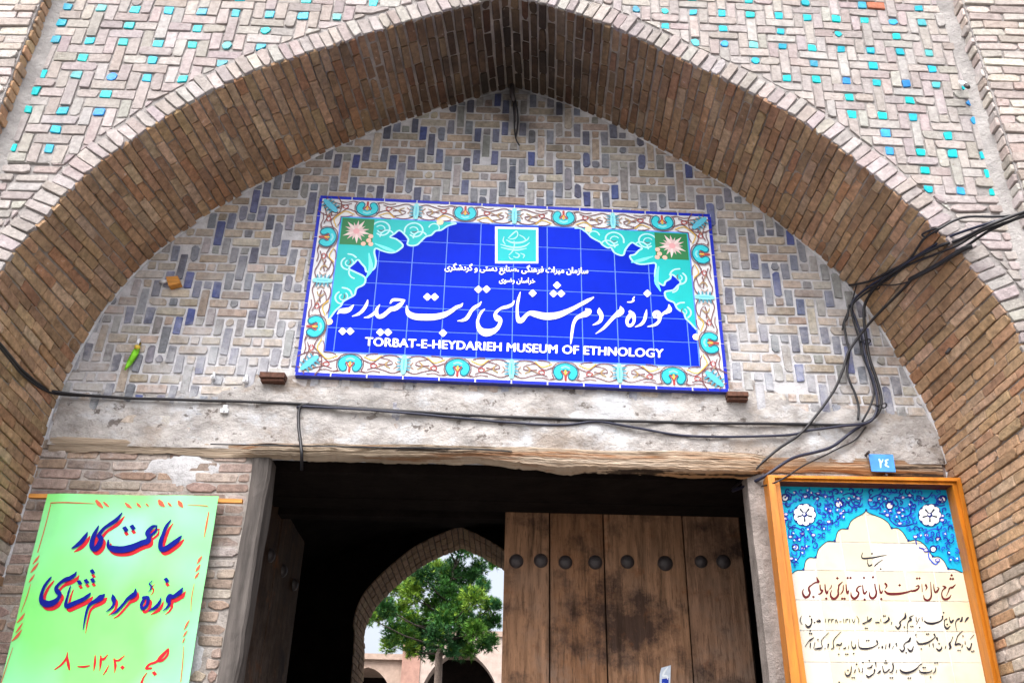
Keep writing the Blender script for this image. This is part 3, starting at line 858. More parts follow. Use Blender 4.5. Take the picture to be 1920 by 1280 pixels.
# blue field, with the tile joints left between its tiles
mb = MB(); J = .0028
def tiles(mb, u0, u1, v0, v1, off, col):
    us = [u0] + [k * .2 for k in range(1, 12) if u0 + .01 < k * .2 < u1 - .01] + [u1]
    vs = [v0] + [k * .15 for k in range(1, 8) if v0 + .01 < k * .15 < v1 - .01] + [v1]
    for a, b in zip(us, us[1:]):
        for c, d in zip(vs, vs[1:]):
            k = 1 + rnd(-.13, .13); o = off + rnd(0, .0006)
            mb.poly([sgn(a + J, d - J, o), sgn(b - J, d - J, o), sgn(b - J, c + J, o), sgn(a + J, c + J, o)], tuple(x * k for x in col))
mb2 = MB(); q = [(.143, .143), (2.257, .143), (2.257, 1.057), (.143, 1.057)]
mb2.poly([sgn(a, b, .0012) for a, b in q][::-1], (.10, .22, .80)); mb2.build("joint_grout", M['ceramic'], sign)
tiles(mb, .15, 2.25, .15, 1.05, .0022, (.002, .020, .52))
mb.build("blue_field", mat("blue_glaze_tiles", vary=.12, vscale=3.5, rough=.4, spec=.03), sign)
mb = MB()
def bar(u0, v0, u1, v1, off=.0018, col=(.012, .025, .42)): mb.poly([sgn(u0, v1, off), sgn(u1, v1, off), sgn(u1, v0, off), sgn(u0, v0, off)], col)
for k in range(12):
    bar(k * .2 + .003, 0, k * .2 + .197, .020); bar(k * .2 + .004, SH - .019, k * .2 + .196, SH)
for k in range(8):
    bar(0, max(.021, k * .15 + .002), .019, min(SH - .02, k * .15 + .148)); bar(SW - .019, max(.021, k * .15 + .002), SW, min(SH - .02, k * .15 + .148))
mb.build("blue_edge", M['ceramic'], sign)
# floral border
TQ, TQD, PALE = (.03, .50, .58), (.012, .13, .20), (.22, .60, .66)
BR_, YE_, RD_ = (.16, .07, .08), (.62, .40, .06), (.35, .05, .05)
BW = .125
def unit(ly, org, da, db, ln):
    """one repeat of the border: org = start on the sign edge, da along, db inwards"""
    def pt(a, b): return (org[0] + da[0] * a + db[0] * b, org[1] + da[1] * a + db[1] * b)
    def st(P, w, col, n=5): ly.stroke([pt(a * ln / .6, .024 + b * BW) + (w,) for a, b in P], col, n)
    m = .3
    for sg in (-1, 1):
        def X(P): return [(m + sg * a, b) for a, b in P]
        st(X([(.06, .70), (.12, .52), (.16, .78), (.20, .93), (.25, .92), (.295, .72)]), .0065, BR_)
        st(X([(.075, .82), (.13, .66), (.17, .90)]), .0060, YE_)
        st(X([(.055, .10), (.09, .06), (.13, .14), (.17, .10)]), .0055, BR_); st(X([(.085, .88), (.11, .96), (.15, .98)]), .0055, BR_)
        st(X([(.235, .60), (.215, .72), (.17, .80)]), .0055, BR_); st(X([(.245, .30), (.262, .45), (.25, .62)]), .0055, (.30, .16, .10))
        st(X([(.115, .36), (.135, .30), (.15, .42), (.13, .50), (.115, .42)]), .0060, RD_)
        st(X([(.10, .20), (.14, .30), (.19, .20), (.24, .08), (.29, .22)]), .0060, BR_)
        st(X([(.15, .34), (.19, .50), (.215, .66)]), .0075, (.30, .20, .14))
        st(X([(.16, .52), (.20, .46), (.235, .52)]), .0070, BR_)
        st(X([(.225, .32), (.20, .42), (.205, .60)]), .0065, (.34, .24, .10))
    st([(m - .036, .24), (m - .046, .40), (m - .042, .56), (m - .022, .68), (m, .73), (m + .022, .68), (m + .042, .56), (m + .046, .40), (m + .036, .24)], .047, TQD, 6)
    st([(m - .036, .25), (m - .046, .40), (m - .042, .56), (m - .022, .68), (m, .72), (m + .022, .68), (m + .042, .56), (m + .046, .40), (m + .036, .25)], .033, TQ, 6)
    st([(m - .09, .06), (m - .066, .14), (m - .075, .32), (m - .070, .66), (m - .045, .88), (m, .95), (m + .045, .88), (m + .070, .66), (m + .075, .32), (m + .066, .14), (m + .09, .06)], .0055, BR_, 4)
    st([(m - .02, .66), (m, .72), (m + .02, .66)], .012, PALE, 4)
    st([(m, .08), (m, .30)], .013, RD_, 2); st([(m - .022, .52), (m, .30), (m + .022, .52)], .0075, RD_, 3); st([(m, .36), (m, .52)], .012, YE_, 2)
def butterfly(ly, u, v, ang, s=1.0, col=PALE):
    ca, sa = math.cos(ang), math.sin(ang)
    def pt(a, b): return (u + (a * ca - b * sa) * s, v + (a * sa + b * ca) * s)
    for a in (-.018, .018):
        for b in (-.032, -.012, .010, .030): ly.stroke([pt(a, b) + (.012 * s,), pt(a * 2.1, b * 1.12) + (.006 * s,)], (.06, .26, .36), 2)
    ly.stroke([pt(0, -.046) + (.026 * s,), pt(0, 0) + (.034 * s,), pt(0, .046) + (.026 * s,)], col, 4)
    ly.stroke([pt(0, -.03) + (.008 * s,), pt(0, .03) + (.008 * s,)], (.10, .45, .60), 2)
ly = Layer(lambda x, y, o: sgn(x, y, .0024 + o * .5))
for k in range(4):
    unit(ly, (k * .6, 0), (1, 0), (0, 1), .6); unit(ly, (k * .6, SH), (1, 0), (0, -1), .6)
for k in range(2):
    unit(ly, (0, k * .6), (0, 1), (1, 0), .6); unit(ly, (SW, k * .6), (0, 1), (-1, 0), .6)
for k in range(1, 4):
    butterfly(ly, k * .6, .024 + BW * .5, 0); butterfly(ly, k * .6, SH - .024 - BW * .5, 0)
butterfly(ly, .024 + BW * .5, .6, math.pi / 2); butterfly(ly, SW - .024 - BW * .5, .6, math.pi / 2)
for (u, v, a) in ((.075, .075, -.8), (SW - .075, .075, .8), (.075, SH - .075, .8), (SW - .075, SH - .075, -.8)):
    butterfly(ly, u, v, a, 1.05, (.10, .45, .62))
ly.build("floral_border", M['ceramic'], sign)
# turquoise corner pieces
CP = [(318, 183), (985, 208), (1010, 222), (960, 236), (920, 262), (885, 268), (860, 292), (830, 300), (805, 322), (775, 350), (740, 356), (716, 346), (722, 318), (700, 288), (668, 264), (640, 284),
      (612, 304), (650, 316), (690, 352), (670, 378), (638, 396), (600, 396), (560, 384), (526, 372), (518, 398), (528, 446), (520, 490), (492, 508), (470, 512), (462, 486), (440, 462), (420, 440), (396, 462), (366, 492),
      (400, 512), (462, 545), (456, 588), (412, 612), (400, 650), (362, 672), (332, 690), (318, 716), (288, 742), (252, 790), (238, 790)]
def inv_sgn(px, py):
    p = un(px, py, YS)
    # solve for u, v on the nearly upright rectangle
    u = v = .5
    for _ in range(12):
        v = (lerp(sTL.z, sTR.z, u) - p.z) / (lerp(sTL.z, sTR.z, u) - lerp(sBL.z, sBR.z, u))
        u = (p.x - lerp(sTL.x, sBL.x, v)) / (lerp(sTR.x, sBR.x, v) - lerp(sTL.x, sBL.x, v))
    return u * SW, v * SH
CR_ = [(-62, 190), (0, 238), (40, 280), (90, 310), (130, 330), (150, 355), (200, 385), (235, 385), (265, 430), (320, 455), (355, 450), (372, 400), (430, 335), (480, 360), (532, 388), (500, 410), (462, 448), (415, 462), (440, 510), (500, 540), (570, 540),
       (650, 530), (665, 560), (655, 620), (660, 680), (690, 720), (740, 745), (755, 710), (800, 680), (812, 642), (850, 660), (900, 715), (870, 750), (830, 790), (755, 805), (755, 850), (780, 885), (830, 905), (850, 930), (870, 970), (930, 1010), (950, 1060), (1000, 1110), (1070, 1165)]
CLl = [inv_sgn(540 + x / 3.2, 350 + y / 3.2) for x, y in CP[2:-1]]
CRr = [inv_sgn(1100 + x / 5.12, 390 + y / 5.12) for x, y in CR_]
CLl = [(.152, .152), (CLl[0][0] - .03, .152)] + [(max(u, .152), max(v, .152)) for u, v in CLl] + [(.152, CLl[-1][1] + .03)]
CRr = [(.152, .152), (SW - CRr[0][0] + .03, .152)] + [(max(SW - u, .152), max(v, .152)) for u, v in CRr] + [(.152, CRr[-1][1] + .03)]
CQ, CW, CGR, CPK = (.006, .42, .43), (.36, .66, .70), (.02, .17, .06), (.58, .42, .43)
for mir in (False, True):
    fx_ = (lambda u: SW - u) if mir else (lambda u: u)
    ly = Layer(lambda x, y, o, f=fx_: sgn(f(x), y, .0030 + o))
    C1 = CRr if mir else CLl
    ly.fill(C1, CQ)
    ly.stroke([(u, v, .011) for u, v in C1[1:-1]], CW, 3)
    def arc(cx, cy, r, a0, a1, w0, w1=None, col=CW):
        w1 = w0 if w1 is None else w1
        run = []
        for k in range(13):
            a = lerp(a0, a1, k / 12); rr = r * (1 - .35 * k / 12); q = (cx + rr * math.cos(a), cy + rr * math.sin(a), lerp(w0, w1, k / 12))
            if in_poly(C1, q[0], q[1]): run.append(q)
            else:
                if len(run) > 2: ly.stroke(run, col, 3)
                run = []
        if len(run) > 2: ly.stroke(run, col, 3)
    for (cx_, cy_) in ((.40, .215), (.60, .215)):
        arc(cx_, cy_ + .01, .062, -3.4, 2.2, .010); arc(cx_ - .005, cy_ + .012, .030, -2.5, 2.6, .007)
        arc(cx_ + .045, cy_ + .055, .05, 3.0, 5.6, .009)
        ly.stroke([(cx_ - .015, cy_ + .014, .004), (cx_, cy_ + .022, .008), (cx_ + .02, cy_ + .010, .003)], (.10, .10, .12), 3)
    for (cx_, cy_) in ((.215, .47), (.205, .70)):
        arc(cx_ + .01, cy_, .060, -1.7, 4.0, .010); arc(cx_ + .012, cy_, .028, -1.0, 4.0, .007)
        arc(cx_ + .06, cy_ + .055, .05, 1.7, 4.4, .009)
        ly.stroke([(cx_ + .014, cy_ - .02, .004), (cx_ + .022, cy_, .008), (cx_ + .01, cy_ + .02, .003)], (.10, .10, .12), 3)
    arc(.72, .20, .035, -3.0, 1.8, .008)
    ly.stroke([(.37, .33, .006), (.44, .36, .022), (.50, .38, .006)], (.16, .75, .72), 4)
    ly.stroke([(.34, .40, .006), (.36, .50, .026), (.34, .57, .006)], (.16, .75, .72), 4)
    ly.fill([(.158, .158), (.352, .158), (.352, .345), (.158, .345)], CGR)
    for k in range(15):
        a = 2 * math.pi * k / 15 + .2; r = (.088, .066, .078)[k % 3]
        c0 = (.25, .248); P = [c0, (c0[0] + .5 * r * math.cos(a - .24), c0[1] + .5 * r * math.sin(a - .24)), (c0[0] + r * math.cos(a), c0[1] + r * math.sin(a)), (c0[0] + .5 * r * math.cos(a + .24), c0[1] + .5 * r * math.sin(a + .24))]
        ly.fill(P, CPK if k % 3 else (.66, .54, .53))
    ly.dot(.25, .248, .020, (.62, .32, .34))
    for (x, y) in ((.33, .31), (.345, .335), (.30, .335), (.34, .28)): ly.dot(x, y, .016, (.66, .42, .34), n=7)
    for (x, y, a, b) in ((.75, .155, .03, .014), (.155, .865, .014, .03)): ly.dot(x, y, .022, (.80, .62, .42), n=8)
    ly.build("corner_ornament", M['ceramic'], sign)
# emblem square
ly = Layer(lambda x, y, o: un(x, y, YS - .0030 - o))
T = lambda P: [(820 + x / 6.4, 400 + y / 6.4) for x, y in P]
ly.fill(T([(693, 158), (693, 600), (1212, 600), (1212, 172)][::-1]), (.74, .80, .84)); ly.fill(T([(722, 184), (722, 574), (1185, 580), (1185, 196)][::-1]), (.006, .42, .45))
for st in zoomed(820, 400, 6.4, [[(850, 300, 8), (900, 250, 16), (950, 215, 16), (965, 260, 12), (930, 300, 14), (870, 310, 10)], [(830, 320, 8), (900, 350, 20), (1000, 350, 20), (1075, 320, 16), (1100, 285, 8)],
        [(760, 372, 8), (860, 400, 18), (960, 410, 22), (1050, 392, 18), (1105, 355, 8)], [(765, 408, 8), (860, 430, 16), (960, 440, 18), (1070, 420, 8)], [(920, 330, 8), (925, 380, 14), (905, 450, 16), (860, 500, 8)],
        [(985, 260, 8), (1040, 290, 14), (1065, 330, 8)], [(940, 470, 10), (985, 500, 16), (960, 530, 14), (915, 520, 10)], [(1000, 480, 8), (1045, 500, 14), (1030, 535, 8)], [(800, 280, 7), (790, 330, 14), (815, 370, 8)], [(860, 520, 8), (880, 545, 12), (910, 550, 6)]]):
    ly.stroke(st, (.30, .62, .64), 4)
ly.build("emblem", M['ceramic'], sign)
# main calligraphy
LW = (.74, .76, .78)
ly = Layer(plane(YS - .0047))
for st in zoomed(610, 520, 8, [
        [(180, 545, 14), (230, 505, 66), (300, 498, 82), (360, 480, 66), (400, 440, 38), (425, 412, 14)],
        [(635, 340, 16), (620, 400, 44), (580, 470, 50), (510, 540, 44), (405, 582, 14)],
        [(975, 385, 22), (1010, 340, 42), (1085, 335, 42), (1190, 340, 20)], [(1190, 342, 18), (1130, 405, 62), (1055, 460, 74), (980, 480, 66), (920, 530, 60), (860, 575, 66), (805, 588, 60), (770, 550, 58), (772, 480, 48), (815, 410, 16)],
        [(770, 500, 36), (710, 555, 46), (650, 590, 36), (582, 602, 12)]]): ly.stroke(st, LW)
ly.stroke([(610 + x / 8, 520 + y / 8, wd / 8) for x, y, wd in [(1222, 425, 18), (1226, 490, 48), (1260, 550, 84), (1350, 588, 92), (1500, 596, 98), (1650, 590, 92), (1780, 560, 82), (1880, 510, 62), (1965, 450, 54), (2030, 425, 44), (2060, 390, 16)]], LW)
for st in zoomed(820, 480, 8, [
        [(660, 685, 14), (620, 735, 46), (560, 770, 54), (510, 820, 52), (470, 890, 54), (430, 940, 54), (370, 965, 38), (305, 972, 12)],
        [(1155, 672, 18), (1120, 728, 44), (1050, 760, 50), (990, 772, 46), (935, 795, 36), (890, 835, 46), (868, 885, 56), (900, 930, 92), (935, 955, 80), (940, 1005, 58), (900, 1080, 62), (830, 1128, 88), (740, 1148, 112), (665, 1125, 100), (618, 1060, 68), (605, 975, 44), (632, 890, 38), (665, 835, 38), (710, 795, 14)],
        [(1245, 540, 12), (1218, 640, 42), (1200, 740, 42), (1198, 840, 44), (1206, 925, 58), (1232, 968, 82), (1282, 948, 72), (1330, 890, 56), (1390, 855, 66), (1470, 870, 92), (1600, 900, 104), (1720, 900, 104), (1830, 878, 94), (1920, 842, 78), (2040, 785, 62), (2160, 720, 56), (2260, 665, 52), (2340, 622, 22)]]): ly.stroke(st, LW)
for st in zoomed(1040, 520, 8, [
        [(470, 475, 24), (520, 505, 74), (470, 545, 92), (400, 572, 70), (330, 612, 56), (288, 680, 48), (266, 780, 44), (252, 900, 38), (240, 1000, 12)],
        [(668, 462, 16), (672, 512, 70), (702, 572, 60), (690, 640, 54), (645, 682, 40), (575, 712, 14)],
        [(988, 436, 16), (1000, 500, 92), (955, 545, 92), (900, 582, 60), (840, 645, 50), (780, 712, 48), (720, 772, 38), (618, 842, 12)],
        [(1130, 515, 46), (1178, 560, 62), (1192, 640, 44), (1165, 705, 44), (1115, 722, 46), (1085, 680, 44), (1098, 615, 60), (1140, 565, 70)],
        [(1198, 290, 14), (1175, 325, 28), (1186, 345, 26), (1150, 368, 26), (1095, 370, 14)],
        [(1378, 485, 14), (1366, 560, 46), (1345, 640, 50), (1300, 700, 44), (1210, 742, 12)],
        [(1500, 590, 50), (1495, 545, 60), (1540, 525, 66), (1575, 560, 62), (1550, 600, 50)], [(1590, 560, 46), (1565, 655, 48), (1500, 712, 40), (1392, 738, 12)],
        [(1715, 410, 16), (1722, 480, 78), (1680, 515, 60), (1630, 540, 40), (1580, 600, 30)]]): ly.stroke(st, LW)
for (x, y) in ((1530, 292), (1640, 292), (258, 806), (372, 806), (825, 822), (940, 822), (1765, 833)): ly.nuqta(610 + x / 8, 520 + y / 8, 8.0, LW)
for (x, y) in ((615, 500), (738, 496), (1430, 557), (1795, 437), (1742, 562), (1858, 562)): ly.nuqta(820 + x / 8, 480 + y / 8, 7.8, LW)
ly.nuqta(1040 + 1390 / 8, 520 + 240 / 8, 7.8, LW)
ly.build("calligraphy", M['ceramic'], sign)
mb = MB()
letter(mb, "TORBAT-E-HEYDARIEH MUSEUM OF ETHNOLOGY", 685, 647.5, 1243, 670, 15.5, plane(YS - .0047), LW, bold=.034, space=1.04)
mb.build("latin_lettering", M['ceramic'], sign)
mb = MB()
letter(mb, persian("سازمان میراث فرهنگی ،صنایع دستی و گردشگری"), 834, 512, 1102, 519, 19, plane(YS - .0047), LW, bold=.020, base=False)
letter(mb, persian("خراسان رضوی"), 936, 532, 1003, 534, 13, plane(YS - .0047), LW, bold=.020, base=False)
mb.build("small_lettering", M['ceramic'], sign)

# ================================================================== the framed tile board
YB = -.035
board = empty("framed_information_board", (1.86, -.05, 2.0), "orange wood framed board of cream tiles with Persian text under a turquoise arch", "information board")
FO = [(1439, 890), (1801, 895), (1884, 1310), (1487, 1310)]; FI = [(1463, 914), (1772, 919), (1853, 1310), (1517, 1310)]
fo = [un(x, y, -.115) for x, y in FO]; fi = [un(x, y, -.115) for x, y in FI]

fb_ = [un(x, y, YB) for x, y in FI]
fi[0].z = fi[1].z = (fb_[0].z + fb_[1].z) / 2 + .004
for k in (1, 2): fi[k].x = fb_[k].x + .004
for q_ in (fo, fi):
    for k in (2, 3): q_[k] = q_[k] + (q_[k] - q_[3 - k]) * .25
bi = [Vector((p.x, YB + .012, p.z)) for p in fi]
mb = MB()
# frame rails, stepped moulding, each with mitred ends
for k in range(4):
    a, b = fo[k], fo[(k + 1) % 4]; c, d = fi[(k + 1) % 4], fi[k]
    m1, m2 = a.lerp(d, .55), b.lerp(c, .55)
    lift = Vector((0, -.010, 0))
    aw, bw = Vector((a.x, -.004, a.z)), Vector((b.x, -.004, b.z))
    sh = 1.0 + rnd(-.08, .08)
    col = (sh, sh, sh)
    mb.poly([aw, bw, b, a], col); mb.poly([a, b, m2 + lift, m1 + lift], col); mb.poly([m1 + lift, m2 + lift, m2 - lift * .6, m1 - lift * .6], col)
    mb.poly([m1 - lift * .6, m2 - lift * .6, c, d], col); mb.mi = 1 if k != 1 else 0; mb.poly([d, c, bi[(k + 1) % 4], bi[k]], col); mb.mi = 0
mb.build("wooden_frame", [M['frame'], mat('dark_rebate', base=(.10, .022, .008), vary=.3, vscale=12, rough=.6)], board)
mb = MB()
pq = [Vector((p.x, YB, p.z)) for p in fi]
def bd(u, v, o=0.0):
    p = pq[0].lerp(pq[1], u).lerp(pq[3].lerp(pq[2], u), v); return Vector((p.x, YB - o, p.z))
for i in range(6):
    for j in range(9):
        k = 1 + rnd(-.05, .05); c = random.choice([(.62, .57, .44), (.66, .62, .52), (.61, .54, .39), (.64, .62, .55), (.63, .58, .42)])
        a, b = i / 6 + .0025, (i + 1) / 6 - .0025; e, f = j / 9 + .0018, (j + 1) / 9 - .0018; o = .002 + rnd(0, .001)
        mb.poly([bd(a, f, o), bd(b, f, o), bd(b, e, o), bd(a, e, o)], tuple(x * k for x in c))
mb.poly([bd(0, 1), bd(1, 1), bd(1, 0), bd(0, 0)], (.78, .76, .70))
mb.build("tile_panel", mat("cream_tile", vary=.10, vscale=5, rough=.3, spec=.35, stain=[(4, .55, .7, (.74, .55, .26), .45, None, 3)]), board)
YL = YB - .0034
BA, BB = (lambda P: [(1440 + x / 6.4, 890 + y / 6.4) for x, y in P]), (lambda P: [(1620 + x / 6.4, 890 + y / 6.4) for x, y in P])
archL = [(1178, 420), (1140, 462), (1050, 510), (990, 560), (955, 640), (880, 645), (830, 690), (800, 788), (720, 792), (650, 840), (600, 900), (572, 985), (500, 988), (450, 1030), (425, 1132), (350, 1142), (300, 1172), (272, 1205)]
archR = [(20, 425), (60, 455), (130, 482), (220, 520), (290, 570), (333, 635), (400, 635), (470, 690), (532, 785), (610, 778), (690, 805), (765, 880), (825, 975), (895, 978), (960, 1030), (1012, 1122), (1080, 1128), (1172, 1165)]
aL, aR = BA(archL), BB(archR)
ly = Layer(plane(YL))
corner_l, corner_r = (1455, 905), (1782, 908)
ly.fill([corner_l, (aL[0][0], 905)] + aL + [(1470, aL[-1][1])], (.01, .40, .62)); ly.fill([(aL[0][0], 905), corner_r, (1806, aR[-1][1])] + aR[::-1], (.01, .36, .63))
ly.build("turquoise_arch", M['ceramic'], board)
ly = Layer(plane(YL - .0006))
NAVY, DK = (.012, .025, .16), (.01, .05, .07)
ly.stroke([(x, y, 1.5) for x, y in aL], DK, 3); ly.stroke([(x, y, 1.5) for x, y in aR], DK, 3)
for P, ids in ((aL, (0, 4, 7, 11, 14)), (aR, (5, 8, 12, 15))):
    for i in ids: ly.dot(P[i][0], P[i][1], 2.4, NAVY, n=8)
ORN = [[(560, 350), (600, 290), (590, 420), (640, 470), (720, 460), (760, 420), (730, 370), (680, 380), (690, 420)], [(580, 570), (660, 590), (760, 590), (840, 530), (880, 460), (980, 440)], [(850, 330), (870, 400), (860, 470)],
       [(250, 720), (260, 640), (340, 630), (430, 690), (390, 750), (330, 770)], [(520, 690), (540, 760), (530, 810)], [(300, 860), (380, 900), (440, 870), (500, 850)], [(560, 620), (620, 650)], [(260, 1010), (310, 1050), (380, 980), (390, 920)],
       [(900, 240), (980, 220), (1060, 250), (1110, 300), (1080, 360), (1020, 340), (1000, 300)], [(180, 340), (240, 350), (300, 330)], [(330, 190), (380, 250), (460, 270), (520, 240)], [(560, 220), (640, 250), (720, 260), (790, 250)], [(190, 460), (220, 520), (200, 590)], [(230, 200), (280, 240), (270, 300)], [(950, 320), (1000, 380), (1090, 380)], [(720, 200), (800, 190), (860, 220)]]
for P in ORN:
    for T in (BA, None):
        Q = BA(P)
        if T is None: Q = [(1542.5 + 1.0 + (1698.5 - x) * .985 + (y - 900) * .02, y + 3) for x, y in Q]
        ly.stroke([(x, y, 2.3) for x, y in Q], random.choice([(.012, .03, .36), (.03, .10, .55), (.015, .03, .30)]), 4)
WF = (.76, .78, .78)
for (x, y, r) in ((205, 270, 5.5), (850, 345, 6.0), (330, 865, 5.0)):
    for T in (0, 1):
        q = BA([(x, y)])[0]
        if T: q = (1542.5 + 1.0 + (1698.5 - q[0]) * .985 + (q[1] - 900) * .02, q[1] + 3)
        ly.dot(q[0], q[1], r * 1.45, NAVY, n=9); ly.dot(q[0], q[1] + .8, r * .9, WF, n=9)
        if r == 5.5: ly.dot(q[0], q[1], 1.6, NAVY, n=6)
for (x, y) in ((690, 250), (450, 260), (1085, 280), (740, 430), (730, 560), (215, 520), (410, 700), (545, 720), (270, 740), (280, 1000), (600, 225), (880, 460), (420, 880), (215, 470)):
    for T in (0, 1):
        q = BA([(x, y)])[0]
        if T: q = (1542.5 + 1.0 + (1698.5 - q[0]) * .985 + (q[1] - 900) * .02, q[1] + 3)
        ly.dot(q[0], q[1], 5.2, (.03, .05, .40), n=7, sq=.7); ly.dot(q[0], q[1], 3.4, (.66, .60, .74), n=7, sq=.6)
for (cx_, cy_) in (BA([(440, 475)])[0], BB([(790, 480)])[0]):
    ly.dot(cx_, cy_, 22.5, NAVY, n=10, sq=.98)
    for k in range(9):
        a = 2 * math.pi * k / 9; ly.dot(cx_ + 14.5 * math.cos(a), cy_ + 14.0 * math.sin(a), 6.6, WF, n=9)
    ly.dot(cx_, cy_, 12, WF, n=9)
    for k in range(5):
        a = 2 * math.pi * k / 5 + .3; ly.stroke([(cx_ + 4 * math.cos(a), cy_ + 4 * math.sin(a), 2.2), (cx_ + 13 * math.cos(a), cy_ + 12 * math.sin(a), 3.4)], (.02, .03, .06), 2)
    ly.dot(cx_, cy_, 5, NAVY, n=8); ly.dot(cx_ - 1, cy_ - 1, 2.4, WF, n=6)
pl_ = [(1464, 916), (aL[0][0], 916)] + aL + [(1478, aL[-1][1])]; pr_ = [(aL[0][0], 916), (1776, 920), (1806, aR[-1][1])] + aR[::-1]
for gy in range(14):
    for gx in range(30):
        x = 1468 + gx * 11.2 + rnd(-3, 3); y = 921 + gy * 11.5 + rnd(-3, 3)
        if not any(in_poly(P, x, y) and all(in_poly(P, x + dx, y + dy) for dx, dy in ((6, 9), (-6, 9), (0, 12))) for P in (pl_, pr_)): continue
        if min(math.hypot(x - cx_, y - cy_) for cx_, cy_ in (BA([(440, 475)])[0], BB([(790, 480)])[0])) < 27: continue
        a0 = rnd(0, 6.3); sg = random.choice((-1, 1)); r_ = rnd(4.5, 7.5)
        ly.stroke([(x + r_ * (1 - k / 8) * math.cos(a0 + sg * k * .7), y + r_ * (1 - k / 8) * math.sin(a0 + sg * k * .7), 2.2) for k in range(7)], random.choice([(.012, .03, .36), (.02, .08, .50), (.01, .02, .25)]), 3)
        if random.random() < .22: ly.dot(x, y, 1.9, (.68, .66, .78), n=7)
ly.build("arch_ornament", M['ceramic'], board)
# Persian text of the board, pen strokes
TXT, RED = (.028, .026, .035), (.11, .018, .022)
ly = Layer(plane(YL))
def pen(ox, oy, sc, strokes, col, dots=(), r=1.9, thick=1.55):
    for st in zoomed(ox, oy, sc, strokes): ly.stroke([(x, y, w_ * thick) for x, y, w_ in st], col, 4)
    for d in dots: ly.nuqta(ox + d[0] / sc, oy + d[1] / sc, r * 1.3, col)
pen(1470, 1010, 8, [[(1540, 240, 6), (1450, 255, 14), (1350, 275, 18), (1200, 290, 20), (1165, 265, 12), (1178, 205, 8)], [(1250, 305, 6), (1255, 360, 10), (1275, 402, 16), (1315, 385, 16)], [(1480, 310, 8), (1420, 350, 12), (1360, 402, 16)]], TXT, [(1320, 218), (1450, 447)], 1.6, 1.3)
pen(1470, 1010, 8, [
    [(490, 570, 8), (505, 615, 26), (520, 640, 22), (470, 652, 18), (420, 682, 16), (375, 722, 22), (378, 770, 26), (390, 805, 22), (365, 855, 26), (322, 872, 30), (288, 832, 24), (280, 780, 14), (300, 745, 6)],
    [(540, 685, 12), (548, 760, 18), (575, 765, 22), (560, 805, 20), (520, 825, 14)], [(615, 680, 12), (622, 760, 18), (642, 812, 24), (662, 770, 12)], [(712, 690, 8), (705, 725, 12), (680, 750, 8)],
    [(875, 640, 8), (825, 690, 20), (820, 725, 16), (812, 775, 20), (815, 825, 22), (790, 872, 26), (745, 896, 30), (705, 860, 24), (700, 810, 14), (715, 765, 6)], [(890, 690, 10), (885, 770, 16), (850, 822, 12)],
    [(930, 680, 12), (937, 760, 18), (952, 812, 24), (972, 770, 10)], [(1155, 700, 14), (1110, 720, 18), (1090, 770, 22), (1122, 805, 20), (1098, 862, 26), (1050, 892, 30), (1010, 852, 22), (1005, 795, 8)],
    [(1180, 690, 12), (1187, 770, 18), (1207, 818, 24), (1245, 778, 12)], [(1362, 675, 16), (1372, 740, 18), (1386, 800, 22), (1368, 862, 26), (1325, 888, 30), (1285, 852, 22), (1285, 795, 8)],
    [(1430, 680, 8), (1437, 760, 16), (1457, 808, 24), (1482, 770, 8)], [(1520, 668, 26), (1540, 700, 22), (1518, 745, 6)], [(1512, 778, 18), (1560, 816, 30), (1680, 822, 32), (1800, 806, 26), (1915, 772, 16)]], RED,
    [(440, 865), (635, 890), (800, 585), (872, 890), (908, 890), (955, 580), (998, 580), (1210, 905), (1200, 580), (1335, 570), (1460, 895), (1735, 690)], 2.1, 1.3)
pen(1640, 1060, 9.6, [[(672, 455, 24), (740, 440, 30), (792, 400, 22), (790, 355, 22), (742, 372, 12)], [(920, 345, 30), (938, 390, 22), (918, 435, 8)], [(850, 330, 10), (856, 465, 12)],
    [(1005, 290, 8), (1015, 420, 16), (1020, 540, 22), (990, 600, 28), (945, 622, 32), (895, 590, 24), (878, 530, 10)], [(1060, 330, 8), (1070, 420, 18), (1095, 478, 26), (1142, 432, 24), (1155, 398, 12), (1118, 388, 8)],
    [(1228, 362, 16), (1280, 385, 24), (1228, 432, 14), (1205, 500, 16), (1228, 580, 26), (1280, 602, 32), (1342, 572, 22), (1378, 520, 8)], [(1455, 335, 8), (1402, 385, 26), (1350, 402, 20), (1320, 480, 12), (1288, 545, 6)]], RED, [(762, 225), (808, 225), (1385, 170), (1365, 232), (1408, 232)], 2.0, 1.3)
